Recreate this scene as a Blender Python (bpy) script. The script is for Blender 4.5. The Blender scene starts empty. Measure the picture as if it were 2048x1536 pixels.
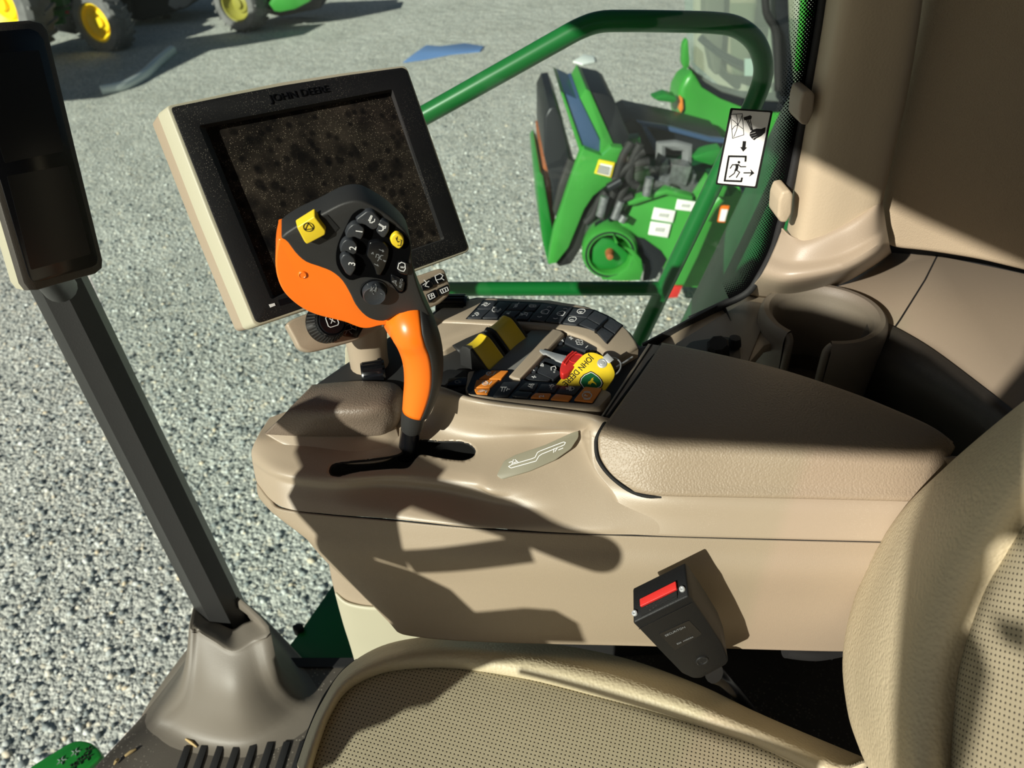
import bpy, bmesh, math, random
import numpy as np
from mathutils import Vector, Matrix
random.seed(7)
C = bpy.context.scene.collection
SC = bpy.context.scene
# ------------------------------------------------------------------ camera
F = 1500.0
PITCH = math.radians(37.0)
ROLL = math.atan2(107, 1876)
FL = 2.05                      # cab floor above the gravel
CAM = Vector((0, 0, FL + 1.25))
cp, sp, cr, sr = math.cos(PITCH), math.sin(PITCH), math.cos(ROLL), math.sin(ROLL)

def ray(u, v):
    x = (u - 1024) / F; y = -(v - 768) / F
    a = x * cr + y * sr; b = -x * sr + y * cr
    return Vector((cp + b * sp, -a, -sp + b * cp))

def A(u, v, z=None, x=None, y=None, d=None, pl=None, g=None):
    """surveyed point: where the sight line meets a plane; z is above the cab floor, g above the gravel"""
    r = ray(u, v)
    if d is not None: return CAM + r * d
    if x is not None: return CAM + r * ((x - CAM.x) / r.x)
    if y is not None: return CAM + r * ((y - CAM.y) / r.y)
    if g is not None: return CAM + r * ((g - CAM.z) / r.z)
    if z is not None: return CAM + r * ((z + FL - CAM.z) / r.z)
    o, n = pl
    return CAM + r * ((o - CAM).dot(n) / r.dot(n))

fwd = Vector((cp, 0, -sp)); up0 = Vector((sp, 0, cp)); rt0 = Vector((0, -1, 0))
# image right / image up in world space (inverse of the rotation used in ray())
RT = rt0 * cr + up0 * (-sr); UP = rt0 * sr + up0 * cr
cd = bpy.data.cameras.new('camera'); cam = bpy.data.objects.new('camera', cd); C.objects.link(cam)
cam.matrix_world = Matrix(((RT.x, UP.x, -fwd.x, CAM.x), (RT.y, UP.y, -fwd.y, CAM.y), (RT.z, UP.z, -fwd.z, CAM.z), (0, 0, 0, 1)))
cd.sensor_width = 36; cd.lens = 36 * F / 2048; cd.clip_start = .02; cd.clip_end = 300
cd.dof.use_dof = True; cd.dof.focus_distance = .80; cd.dof.aperture_fstop = 8.0
SC.camera = cam

# ------------------------------------------------------------------ materials
def lin(c):
    return tuple(((v / 255) / 12.92 if v / 255 <= .04045 else ((v / 255 + .055) / 1.055) ** 2.4) for v in c) + (1,)

class NT:
    def __init__(s, name):
        s.m = bpy.data.materials.new(name); s.m.use_nodes = True
        s.t = s.m.node_tree; s.b = s.t.nodes['Principled BSDF']; s.out = s.t.nodes['Material Output']
    def n(s, ty, **kw):
        nd = s.t.nodes.new(ty)
        for k, v in kw.items():
            if k in nd.inputs: nd.inputs[k].default_value = v
            else: setattr(nd, k, v)
        return nd
    def l(s, a, b): s.t.links.new(a, b)

def ramp(nt, src, stops):
    r = nt.n('ShaderNodeValToRGB'); e = r.color_ramp.elements
    while len(e) < len(stops): e.new(.5)
    for i, (p, c) in enumerate(stops): e[i].position = p; e[i].color = c
    nt.l(src, r.inputs['Fac']); return r.outputs['Color']

def mat(name, col, rough=.5, metal=0, bump=0, bscale=400, kind='noise', spec=.5, var=0, vscale=6, coat=0, speck=0, sscale=900, speckcol=(235, 225, 205)):
    nt = NT(name); b = nt.b
    b.inputs['Base Color'].default_value = lin(col); b.inputs['Roughness'].default_value = rough
    b.inputs['Metallic'].default_value = metal; b.inputs['Specular IOR Level'].default_value = spec
    b.inputs['Coat Weight'].default_value = coat
    tc = nt.n('ShaderNodeTexCoord')
    colsock = None
    if var:
        nz = nt.n('ShaderNodeTexNoise', Scale=vscale, Detail=6.0)
        nt.l(tc.outputs['Object'], nz.inputs['Vector'])
        lo = tuple(max(0, c * (1 - var)) for c in lin(col)[:3]) + (1,); hi = tuple(min(1, c * (1 + var)) for c in lin(col)[:3]) + (1,)
        colsock = ramp(nt, nz.outputs['Fac'], [(.3, lo), (.7, hi)])
    if speck:
        vo = nt.n('ShaderNodeTexVoronoi', Scale=sscale); nt.l(tc.outputs['Object'], vo.inputs['Vector'])
        nz2 = nt.n('ShaderNodeTexNoise', Scale=sscale / 40, Detail=3.0); nt.l(tc.outputs['Object'], nz2.inputs['Vector'])
        f = ramp(nt, vo.outputs['Distance'], [(.0, (speck,) * 3 + (1,)), (.28, (0, 0, 0, 1))])
        mu = nt.n('ShaderNodeMath', operation='MULTIPLY'); nt.l(f, mu.inputs[0])
        g = ramp(nt, nz2.outputs['Fac'], [(.42, (0, 0, 0, 1)), (.62, (1, 1, 1, 1))]); nt.l(g, mu.inputs[1])
        mx = nt.n('ShaderNodeMix', data_type='RGBA'); nt.l(mu.outputs[0], mx.inputs['Factor'])
        if colsock is not None: nt.l(colsock, mx.inputs[6])
        else: mx.inputs[6].default_value = lin(col)
        mx.inputs[7].default_value = lin(speckcol); colsock = mx.outputs[2]
    if colsock is not None: nt.l(colsock, b.inputs['Base Color'])
    if bump:
        if kind == 'noise':
            tx = nt.n('ShaderNodeTexNoise', Scale=bscale, Detail=3.0); o = tx.outputs['Fac']
        else:
            tx = nt.n('ShaderNodeTexVoronoi', Scale=bscale, feature='SMOOTH_F1'); o = tx.outputs['Distance']
        nt.l(tc.outputs['Object'], tx.inputs['Vector'])
        bp = nt.n('ShaderNodeBump', Strength=bump, Distance=.0008); nt.l(o, bp.inputs['Height']); nt.l(bp.outputs[0], b.inputs['Normal'])
        if kind == 'leather': bp.invert = True
    return nt.m

M = {}
M['taupe'] = mat('taupe_plastic', (160, 145, 126), .40, bump=.12, bscale=900, speck=.25, sscale=700)
M['taupe_soft'] = mat('taupe_soft_touch', (153, 138, 118), .5, bump=.35, bscale=1100)
M['pad'] = mat('grained_armrest_vinyl', (150, 134, 114), .48, bump=.6, bscale=520, kind='leather')
M['taupe_dark'] = mat('grained_dark_taupe_vinyl', (112, 99, 87), .48, bump=.6, bscale=600, kind='leather')
M['cream'] = mat('cream_plastic', (176, 172, 150), .5, bump=.1)
M['beige'] = mat('beige_trim', (188, 172, 146), .5, bump=.3, bscale=350, var=.03)
M['black'] = mat('black_plastic', (23, 23, 24), .6, spec=.3, bump=.25, bscale=900, speck=.30, sscale=520)
M['black_soft'] = mat('black_rubberised', (38, 38, 38), .55, bump=.15, bscale=1200)
M['black_gloss'] = mat('black_gloss', (14, 15, 18), .22)
M['key'] = mat('dark_key_plastic', (44, 47, 52), .4, bump=.1, bscale=1200, speck=.25, sscale=1500)
M['hole'] = mat('dark_recess', (6, 6, 6), .8)
M['orange'] = mat('orange_plastic', (244, 116, 24), .32, spec=.45)
M['orange_key'] = mat('orange_key_plastic', (222, 132, 46), .45)
M['yellow'] = mat('yellow_plastic', (226, 196, 44), .38, speck=.15, sscale=300, speckcol=(150, 130, 20))
M['red'] = mat('red_plastic', (204, 46, 42), .4, bump=.15, bscale=800)
M['green'] = mat('green_paint', (30, 122, 46), .28, spec=.5, var=.05, vscale=3)
M['green_light'] = mat('bright_green_paint', (58, 146, 56), .35, var=.08, vscale=4)
M['rail'] = mat('green_tube_paint', (16, 106, 46), .33, coat=.15)
M['steel'] = mat('bright_steel', (206, 208, 210), .38, metal=.6, var=.15, vscale=60)
M['white'] = mat('white_label', (244, 244, 240), .5)
M['ink'] = mat('black_ink', (16, 16, 16), .6)
M['mark'] = mat('white_marking', (228, 228, 228), .6)
M['mark_dim'] = mat('grey_marking', (120, 122, 124), .6)
M['grey_label'] = mat('grey_green_label', (128, 124, 106), .5)
M['rubber'] = mat('black_rubber', (28, 28, 29), .7, bump=.3, bscale=300)
M['tyre'] = mat('dusty_tyre_rubber', (112, 112, 112), .85, bump=.5, bscale=30, var=.25, vscale=5)
M['wheel_yellow'] = mat('yellow_wheel_paint', (252, 218, 30), .4)
M['floor_mat'] = mat('rubber_floor_mat', (92, 86, 78), .62, bump=.4, bscale=700, var=.12, vscale=9, speck=.5, sscale=160)
M['boot'] = mat('grey_taupe_boot', (114, 107, 97), .5, bump=.2, bscale=700, var=.05)
M['post'] = mat('charcoal_post', (52, 52, 52), .42, bump=.25, bscale=500)
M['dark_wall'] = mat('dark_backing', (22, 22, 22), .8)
M['plastic_grey'] = mat('grey_ledge_plastic', (120, 112, 102), .5, bump=.3, bscale=900)
M['cup'] = mat('taupe_cup_plastic', (112, 102, 90), .55, bump=.35, bscale=900)
M['fabric'] = mat('woven_fabric', (168, 152, 128), .9, bump=.9, bscale=700)
M['leather'] = mat('cream_leather', (196, 184, 154), .55, bump=.8, bscale=330, kind='leather')
M['blue_tint'] = mat('blue_grey_metal', (70, 96, 132), .3, metal=.3)
M['rust'] = mat('rusty_steel', (150, 86, 48), .7, var=.3, vscale=20)
M['gun'] = mat('dark_machine_metal', (30, 34, 40), .4, metal=.3)
M['pvc'] = mat('pale_pipe', (240, 248, 244), .45)  # pale colour of the reflected streak, shared with the paper scrap
M['blue_sheet'] = mat('blue_sheet', (112, 150, 205), .4)  # blue of a window reflection, used as a surface colour
M['label_yellow'] = mat('yellow_label', (240, 214, 40), .5)
M['clear'] = mat('clear_acrylic', (228, 226, 196), .15)
M['headliner'] = mat('dark_headliner', (70, 68, 66), .9)
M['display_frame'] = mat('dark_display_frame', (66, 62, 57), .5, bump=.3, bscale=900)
M['rim_shade'] = mat('olive_wheel_paint', (150, 146, 60), .5)  # shaded copy of the yellow wheel paint, shade put into the colour
M['buckle_black'] = mat('buckle_black', (15, 16, 18), .5, bump=.3, bscale=1500, spec=.35)
M['bed_black'] = mat('bed_black', (6, 6, 7), .8, spec=.03)
M['steel_far'] = mat('dull_steel', (150, 153, 156), .35, metal=.7, var=.25, vscale=30)
M['shield_green'] = mat('shield_green', (18, 92, 52), .4)

def leather_perf():
    nt = NT('perforated_leather'); b = nt.b
    uv = nt.n('ShaderNodeUVMap'); sx = nt.n('ShaderNodeSeparateXYZ'); nt.l(uv.outputs[0], sx.inputs[0])
    P = .0060
    def grid(off):
        res = []
        for ax in ('X', 'Y'):
            d = nt.n('ShaderNodeMath', operation='DIVIDE'); nt.l(sx.outputs[ax], d.inputs[0]); d.inputs[1].default_value = P
            a = nt.n('ShaderNodeMath', operation='ADD'); nt.l(d.outputs[0], a.inputs[0]); a.inputs[1].default_value = off
            f = nt.n('ShaderNodeMath', operation='FRACT'); nt.l(a.outputs[0], f.inputs[0])
            s = nt.n('ShaderNodeMath', operation='SUBTRACT'); nt.l(f.outputs[0], s.inputs[0]); s.inputs[1].default_value = .5
            m = nt.n('ShaderNodeMath', operation='POWER'); nt.l(s.outputs[0], m.inputs[0]); m.inputs[1].default_value = 2
            res.append(m)
        a = nt.n('ShaderNodeMath', operation='ADD'); nt.l(res[0].outputs[0], a.inputs[0]); nt.l(res[1].outputs[0], a.inputs[1])
        q = nt.n('ShaderNodeMath', operation='SQRT'); nt.l(a.outputs[0], q.inputs[0]); return q
    mn = nt.n('ShaderNodeMath', operation='MINIMUM'); nt.l(grid(0).outputs[0], mn.inputs[0]); nt.l(grid(.5).outputs[0], mn.inputs[1])
    c = ramp(nt, mn.outputs[0], [(.10, lin((44, 39, 31))), (.155, lin((166, 157, 132)))])
    nt.l(c, b.inputs['Base Color']); b.inputs['Roughness'].default_value = .5
    h = ramp(nt, mn.outputs[0], [(.05, (0, 0, 0, 1)), (.18, (1, 1, 1, 1))])
    tc = nt.n('ShaderNodeTexCoord'); nz = nt.n('ShaderNodeTexNoise', Scale=60.0, Detail=2.0); nt.l(tc.outputs['Object'], nz.inputs['Vector'])
    ad = nt.n('ShaderNodeMath', operation='ADD'); nt.l(h, ad.inputs[0]); nt.l(nz.outputs['Fac'], ad.inputs[1])
    bp = nt.n('ShaderNodeBump', Strength=.8, Distance=.0006); nt.l(ad.outputs[0], bp.inputs['Height']); nt.l(bp.outputs[0], b.inputs['Normal'])
    return nt.m
M['perf'] = leather_perf()

def screen_mat():
    nt = NT('dusty_screen'); b = nt.b
    tc = nt.n('ShaderNodeTexCoord'); o = tc.outputs['Object']
    def prints(scale, seed, r0, r1, share):
        mp_ = nt.n('ShaderNodeMapping'); mp_.inputs['Location'].default_value = (seed, seed * 2, 0); nt.l(o, mp_.inputs['Vector'])
        f1 = nt.n('ShaderNodeTexVoronoi', Scale=scale); nt.l(mp_.outputs[0], f1.inputs['Vector'])
        sp = ramp(nt, f1.outputs['Distance'], [(r0, (.25, .25, .25, 1)), (r1, (1, 1, 1, 1))])
        cs = nt.n('ShaderNodeSeparateColor'); nt.l(f1.outputs['Color'], cs.inputs[0])
        w = nt.n('ShaderNodeMath', operation='GREATER_THAN'); nt.l(cs.outputs[0], w.inputs[0]); w.inputs[1].default_value = share
        m = nt.n('ShaderNodeMath', operation='MAXIMUM'); nt.l(sp, m.inputs[0]); nt.l(w.outputs[0], m.inputs[1]); return m.outputs[0]
    def mul(a, b_):
        m = nt.n('ShaderNodeMath', operation='MULTIPLY'); nt.l(a, m.inputs[0]); nt.l(b_, m.inputs[1]); return m.outputs[0]
    wipe = mul(mul(prints(60, .3, .22, .42, .66), prints(85, 1.7, .22, .42, .66)), prints(34, 4.1, .15, .5, .55))     # finger prints wiped in the dust
    vo = nt.n('ShaderNodeTexVoronoi', Scale=640.0); nt.l(o, vo.inputs['Vector'])
    cv = nt.n('ShaderNodeSeparateColor'); nt.l(vo.outputs['Color'], cv.inputs[0])
    d = ramp(nt, vo.outputs['Distance'], [(.12, (1, 1, 1, 1)), (.40, (0, 0, 0, 1))])
    br = ramp(nt, cv.outputs[0], [(.35, (0, 0, 0, 1)), (1, (1, 1, 1, 1))])
    nz3 = nt.n('ShaderNodeTexNoise', Scale=22.0, Detail=5.0); nt.l(o, nz3.inputs['Vector'])
    film = ramp(nt, nz3.outputs['Fac'], [(.35, (.03, .03, .03, 1)), (.68, (.12, .12, .12, 1))])
    sm = nt.n('ShaderNodeMath', operation='MULTIPLY_ADD'); nt.l(mul(d, br), sm.inputs[0]); sm.inputs[1].default_value = .38; nt.l(film, sm.inputs[2])
    c = ramp(nt, mul(sm.outputs[0], wipe), [(0, lin((10, 10, 11))), (.12, lin((56, 50, 43))), (.9, lin((225, 208, 180)))])
    nt.l(c, b.inputs['Base Color']); b.inputs['Roughness'].default_value = .6; b.inputs['Specular IOR Level'].default_value = .12
    return nt.m
M['screen'] = screen_mat()

def gravel_mat():
    nt = NT('gravel'); b = nt.b
    tc = nt.n('ShaderNodeTexCoord'); o = tc.outputs['Object']
    v1 = nt.n('ShaderNodeTexVoronoi', Scale=40.0); nt.l(o, v1.inputs['Vector'])
    v2 = nt.n('ShaderNodeTexVoronoi', Scale=92.0); nt.l(o, v2.inputs['Vector'])
    n1 = nt.n('ShaderNodeTexNoise', Scale=.9, Detail=8.0, Roughness=.65); nt.l(o, n1.inputs['Vector'])
    cs = nt.n('ShaderNodeSeparateColor'); nt.l(v1.outputs['Color'], cs.inputs[0])
    cs2 = nt.n('ShaderNodeSeparateColor'); nt.l(v2.outputs['Color'], cs2.inputs[0])
    stone = ramp(nt, cs.outputs[0], [(0, lin((122, 128, 127))), (.45, lin((196, 199, 192))), (.9, lin((240, 240, 230))), (1, lin((226, 212, 184)))])
    fine = ramp(nt, cs2.outputs[0], [(0, lin((160, 166, 162))), (1, lin((240, 242, 234)))])
    mx = nt.n('ShaderNodeMix', data_type='RGBA'); mx.inputs['Factor'].default_value = .45; nt.l(stone, mx.inputs[6]); nt.l(fine, mx.inputs[7])
    big = ramp(nt, n1.outputs['Fac'], [(.32, (.80, .80, .79, 1)), (.68, (1, 1, 1, 1))])
    mu = nt.n('ShaderNodeMix', data_type='RGBA', blend_type='MULTIPLY'); mu.inputs['Factor'].default_value = 1; nt.l(mx.outputs[2], mu.inputs[6]); nt.l(big, mu.inputs[7])
    nt.l(mu.outputs[2], b.inputs['Base Color']); b.inputs['Roughness'].default_value = .9; b.inputs['Specular IOR Level'].default_value = .2
    b1 = nt.n('ShaderNodeBump', Strength=.7, Distance=.02); b1.invert = True; nt.l(v1.outputs['Distance'], b1.inputs['Height'])
    b2 = nt.n('ShaderNodeBump', Strength=.6, Distance=.008); b2.invert = True; nt.l(v2.outputs['Distance'], b2.inputs['Height']); nt.l(b1.outputs[0], b2.inputs['Normal'])
    n2 = nt.n('ShaderNodeTexNoise', Scale=3.5, Detail=6.0); nt.l(o, n2.inputs['Vector'])
    b3 = nt.n('ShaderNodeBump', Strength=.5, Distance=.08); nt.l(n2.outputs['Fac'], b3.inputs['Height']); nt.l(b2.outputs[0], b3.inputs['Normal'])
    nt.l(b3.outputs[0], b.inputs['Normal'])
    return nt.m
M['gravel'] = gravel_mat()

def stone_mat():
    nt = NT('loose_stone'); geo = nt.n('ShaderNodeNewGeometry')
    c = ramp(nt, geo.outputs['Random Per Island'], [(0, lin((84, 92, 95))), (.45, lin((150, 158, 158))), (.9, lin((222, 226, 222))), (1, lin((214, 198, 168)))])
    nt.l(c, nt.b.inputs['Base Color']); nt.b.inputs['Roughness'].default_value = .85; return nt.m
M['gravel_stone'] = stone_mat()

def glass_mat(name, tint, haze):  # clear pane with a little dust
    nt = NT(name); t = nt.t; t.nodes.remove(nt.b)
    tr = nt.n('ShaderNodeBsdfTransparent', Color=tint); gl = nt.n('ShaderNodeBsdfGlossy', Roughness=.01, Color=(1, 1, 1, 1))
    di = nt.n('ShaderNodeBsdfDiffuse', Color=(.75, .8, .76, 1)); geo = nt.n('ShaderNodeNewGeometry'); dp = nt.n('ShaderNodeVectorMath', operation='DOT_PRODUCT'); nt.l(geo.outputs['Normal'], dp.inputs[0]); nt.l(geo.outputs['Incoming'], dp.inputs[1])
    ab = nt.n('ShaderNodeMath', operation='ABSOLUTE'); nt.l(dp.outputs['Value'], ab.inputs[0])
    om = nt.n('ShaderNodeMath', operation='SUBTRACT'); om.inputs[0].default_value = 1; nt.l(ab.outputs[0], om.inputs[1])
    pw = nt.n('ShaderNodeMath', operation='POWER'); nt.l(om.outputs[0], pw.inputs[0]); pw.inputs[1].default_value = 5
    fr = nt.n('ShaderNodeMath', operation='MULTIPLY_ADD'); nt.l(pw.outputs[0], fr.inputs[0]); fr.inputs[1].default_value = .9; fr.inputs[2].default_value = .012
    m1 = nt.n('ShaderNodeMixShader'); m1.inputs[0].default_value = haze; nt.l(tr.outputs[0], m1.inputs[1]); nt.l(di.outputs[0], m1.inputs[2])
    m2 = nt.n('ShaderNodeMixShader'); nt.l(fr.outputs[0], m2.inputs[0]); nt.l(m1.outputs[0], m2.inputs[1]); nt.l(gl.outputs[0], m2.inputs[2])
    nt.l(m2.outputs[0], nt.out.inputs[0]); return nt.m
M['glass'] = glass_mat('cab_glass', (.92, .975, .945, 1), .005)
M['glass_far'] = glass_mat('far_cab_glass', (.80, .88, .85, 1), .10)

def frit_mat():
    nt = NT('dotted_frit'); uv = nt.n('ShaderNodeUVMap'); sx = nt.n('ShaderNodeSeparateXYZ'); nt.l(uv.outputs[0], sx.inputs[0])
    def mth(op, a, b=None):
        m = nt.n('ShaderNodeMath', operation=op)
        for i, q in enumerate((a, b)):
            if q is None: continue
            if isinstance(q, (int, float)): m.inputs[i].default_value = q
            else: nt.l(q, m.inputs[i])
        return m.outputs[0]
    def cell(off):
        x = mth('SUBTRACT', mth('FRACT', mth('ADD', mth('DIVIDE', sx.outputs['X'], .0042), off)), .5)
        y = mth('SUBTRACT', mth('FRACT', mth('ADD', mth('DIVIDE', sx.outputs['Y'], .0042), off)), .5)
        return mth('SQRT', mth('ADD', mth('POWER', x, 2.0), mth('POWER', y, 2.0)))
    d = mth('MINIMUM', cell(0), cell(.5))
    thr = mth('SUBTRACT', .62, mth('MULTIPLY', sx.outputs['X'], .56 / .034))
    a = mth('LESS_THAN', d, thr)
    tr = nt.n('ShaderNodeBsdfTransparent'); mx = nt.n('ShaderNodeMixShader'); nt.l(a, mx.inputs[0]); nt.l(tr.outputs[0], mx.inputs[1])
    nt.b.inputs['Base Color'].default_value = lin((10, 10, 11)); nt.b.inputs['Roughness'].default_value = .9; nt.b.inputs['Specular IOR Level'].default_value = 0
    nt.l(nt.b.outputs[0], mx.inputs[2]); nt.l(mx.outputs[0], nt.out.inputs[0]); return nt.m
M['frit'] = frit_mat()

# ------------------------------------------------------------------ builders
ORG = {}
def thing(name, label, cat, loc, group=None):
    o = bpy.data.objects.new(name, None); C.objects.link(o); o.location = loc; o.empty_display_size = .05
    o['label'] = label; o['category'] = cat
    if group: o['group'] = group
    ORG[o.name] = Vector(loc); return o
def tag(o, label, cat, group=None):
    o['label'] = label; o['category'] = cat
    if group: o['group'] = group
    return o
def struct(o): o['kind'] = 'structure'; return o
def plab(o, label): o['label'] = label; return o

def finish(name, bm, m, parent=None, sharp=38, smooth=True):
    org = ORG[parent.name] if parent is not None else Vector((0, 0, 0))
    if parent is None:          # put the origin at the base centre of the object
        xs = [v.co for v in bm.verts]
        org = Vector((sum(v.x for v in xs) / len(xs), sum(v.y for v in xs) / len(xs), min(v.z for v in xs)))
    bmesh.ops.translate(bm, verts=bm.verts, vec=-org)
    me = bpy.data.meshes.new(name); bm.to_mesh(me); bm.free()
    o = bpy.data.objects.new(name, me); C.objects.link(o)
    if m is not None: me.materials.append(M[m] if isinstance(m, str) else m)
    if smooth:
        for p in me.polygons: p.use_smooth = True
        me.set_sharp_from_angle(angle=math.radians(sharp))
    if parent is None: o.location = org
    else: o.parent = parent
    ORG[o.name] = org
    return o

def add_slab(bm, pts, back, bevel=0, seg=2, taper=None, bb=False):
    """prism: polygon pts pushed by the vector back; its front rim is rounded"""
    pts = [Vector(p) for p in pts]; back = Vector(back)
    c = sum(pts, Vector()) / len(pts)
    f = [bm.verts.new(p) for p in pts]
    g = [bm.verts.new((c + (p - c) * taper if taper else p) + back) for p in pts]
    ff = bm.faces.new(f); gf = bm.faces.new(list(reversed(g)))
    fs = [ff, gf]; n = len(pts)
    for i in range(n): fs.append(bm.faces.new((f[i], g[i], g[(i + 1) % n], f[(i + 1) % n])))
    bmesh.ops.recalc_face_normals(bm, faces=fs)
    if bevel:
        ed = list(ff.edges) + (list(gf.edges) if bb else [])
        bmesh.ops.bevel(bm, geom=ed, offset=bevel, segments=seg, profile=.5, affect='EDGES', clamp_overlap=True)

def slab(name, pts, back, m, parent=None, bevel=0, seg=2, taper=None, bb=False, sharp=38):
    bm = bmesh.new(); add_slab(bm, pts, back, bevel, seg, taper, bb)
    return finish(name, bm, m, parent, sharp)

def rp(pts, r, n=4):
    """round the corners of a 3-D polygon; r one radius or one per corner"""
    out = []; N = len(pts); pts = [Vector(p) for p in pts]
    for i in range(N):
        p, a, b = pts[i], pts[i - 1], pts[(i + 1) % N]
        rr = r[i] if isinstance(r, (list, tuple)) else r
        da, db = (a - p), (b - p)
        k = min(rr, da.length * .48, db.length * .48)
        if k < 1e-6: out.append(p); continue
        s, e = p + da.normalized() * k, p + db.normalized() * k
        for j in range(n + 1):
            t = j / n; out.append(s * (1 - t) ** 2 + p * 2 * t * (1 - t) + e * t * t)
    return out

def cr_pts(pts, n, closed=False):
    """Catmull-Rom through pts, n points in all"""
    P = [Vector(p) for p in pts]; N = len(P); out = []
    segs = N if closed else N - 1
    for i in range(n):
        t = i / (n if closed else n - 1) * segs; k = min(int(t), segs - 1); t -= k
        if closed: p0, p1, p2, p3 = P[(k - 1) % N], P[k % N], P[(k + 1) % N], P[(k + 2) % N]
        else: p0, p1, p2, p3 = P[max(k - 1, 0)], P[k], P[k + 1], P[min(k + 2, N - 1)]
        out.append(.5 * ((2 * p1) + (p2 - p0) * t + (2 * p0 - 5 * p1 + 4 * p2 - p3) * t * t + (3 * p1 - p0 - 3 * p2 + p3) * t ** 3))
    return out

def loft_grid(rows, nu, nv):
    R = [cr_pts(r, nu) for r in rows]
    cols = [cr_pts([r[i] for r in R], nv) for i in range(nu)]
    return [[cols[i][j] for i in range(nu)] for j in range(nv)]

def add_grid(bm, G, uv=False, ax=None):
    V = [[bm.verts.new(p) for p in r] for r in G]
    lay = bm.loops.layers.uv.verify() if uv else None
    if uv:
        nv, nu = len(G), len(G[0]); mid = G[nv // 2]
        U = [0]; W = [0]
        for i in range(1, nu): U.append(U[-1] + (mid[i] - mid[i - 1]).length)
        for j in range(1, nv): W.append(W[-1] + (G[j][nu // 2] - G[j - 1][nu // 2]).length)
    for j in range(len(V) - 1):
        for i in range(len(V[0]) - 1):
            f = bm.faces.new((V[j][i], V[j][i + 1], V[j + 1][i + 1], V[j + 1][i]))
            if uv:
                for l, (a, b) in zip(f.loops, ((j, i), (j, i + 1), (j + 1, i + 1), (j + 1, i))): l[lay].uv = (G[a][b].dot(ax[0]), G[a][b].dot(ax[1])) if ax else (U[b], W[a])
    return V

def loft(name, rows, m, parent=None, nu=40, nv=24, thick=.004, uv=False, sharp=50, ax=None):
    bm = bmesh.new(); add_grid(bm, loft_grid(rows, nu, nv), uv, ax)
    o = finish(name, bm, m, parent, sharp)
    if thick:
        md = o.modifiers.new('thickness', 'SOLIDIFY'); md.thickness = thick; md.offset = 0
    return o

def ring_pts(c, a, b, n, ph=0, span=2 * math.pi):
    return [c + a * math.cos(ph + span * i / n) + b * math.sin(ph + span * i / n) for i in range(n)]

def add_tube(bm, path, rad, n=14, caps=True, flat=1, side=None):
    P = [Vector(p) for p in path]; N = len(P)
    R = rad if isinstance(rad, (list, tuple)) else [rad] * N
    T = [((P[min(i + 1, N - 1)] - P[max(i - 1, 0)])).normalized() for i in range(N)]
    ref = Vector(side) if side is not None else (Vector((0, 0, 1)) if abs(T[0].z) < .9 else Vector((1, 0, 0)))
    a = (ref - T[0] * ref.dot(T[0])).normalized(); rings = []
    for i in range(N):
        a = (a - T[i] * a.dot(T[i])).normalized(); b = T[i].cross(a)
        rings.append([bm.verts.new(P[i] + (a * math.cos(2 * math.pi * k / n) + b * flat * math.sin(2 * math.pi * k / n)) * R[i]) for k in range(n)])
    for i in range(N - 1):
        for k in range(n): bm.faces.new((rings[i][k], rings[i][(k + 1) % n], rings[i + 1][(k + 1) % n], rings[i + 1][k]))
    if caps: bm.faces.new(list(reversed(rings[0]))); bm.faces.new(rings[-1])

def tube(name, path, rad, m, parent=None, n=14, steps=None, flat=1, side=None, sharp=50):
    if steps:
        if isinstance(rad, (list, tuple)):
            q = cr_pts([Vector((r, 0, 0)) for r in rad], steps); rad = [v.x for v in q]
        path = cr_pts(path, steps)
    bm = bmesh.new(); add_tube(bm, path, rad, n, True, flat, side); return finish(name, bm, m, parent, sharp)

def frame_of(n, ref=Vector((0, 0, 1))):
    n = Vector(n).normalized(); a = ref - n * ref.dot(n)
    if a.length < 1e-4: a = Vector((1, 0, 0)) - n * n.x
    a.normalize(); return a, n.cross(a), n

def add_lathe(bm, c, n, prof, k=32, ref=Vector((0, 0, 1)), a0=0, a1=2 * math.pi):
    """revolve (radius, height) profile about the axis n through c"""
    a, b, n = frame_of(n, ref); full = abs(a1 - a0 - 2 * math.pi) < 1e-6
    K = k if full else k + 1; rings = []
    for r, h in prof:
        if r < 1e-6: rings.append([bm.verts.new(c + n * h)] * K); continue
        rings.append([bm.verts.new(c + n * h + (a * math.cos(a0 + (a1 - a0) * i / k) + b * math.sin(a0 + (a1 - a0) * i / k)) * r) for i in range(K)])
    for j in range(len(prof) - 1):
        for i in range(k):
            q = [rings[j][i], rings[j][(i + 1) % K], rings[j + 1][(i + 1) % K], rings[j + 1][i]]
            u = []
            for v in q:
                if v not in u: u.append(v)
            if len(u) >= 3: bm.faces.new(u)

def lathe(name, c, n, prof, m, parent=None, k=32, ref=Vector((0, 0, 1)), a0=0, a1=2 * math.pi, sharp=38):
    bm = bmesh.new(); add_lathe(bm, Vector(c), n, prof, k, ref, a0, a1); bmesh.ops.recalc_face_normals(bm, faces=bm.faces)
    return finish(name, bm, m, parent, sharp)

def add_box(bm, c, x, y, z):
    """box with half-extent vectors"""
    c = Vector(c); vs = [bm.verts.new(c + x * i + y * j + z * k) for i in (-1, 1) for j in (-1, 1) for k in (-1, 1)]
    for q in ((0, 1, 3, 2), (4, 6, 7, 5), (0, 4, 5, 1), (2, 3, 7, 6), (0, 2, 6, 4), (1, 5, 7, 3)): bm.faces.new([vs[i] for i in q])

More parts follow.
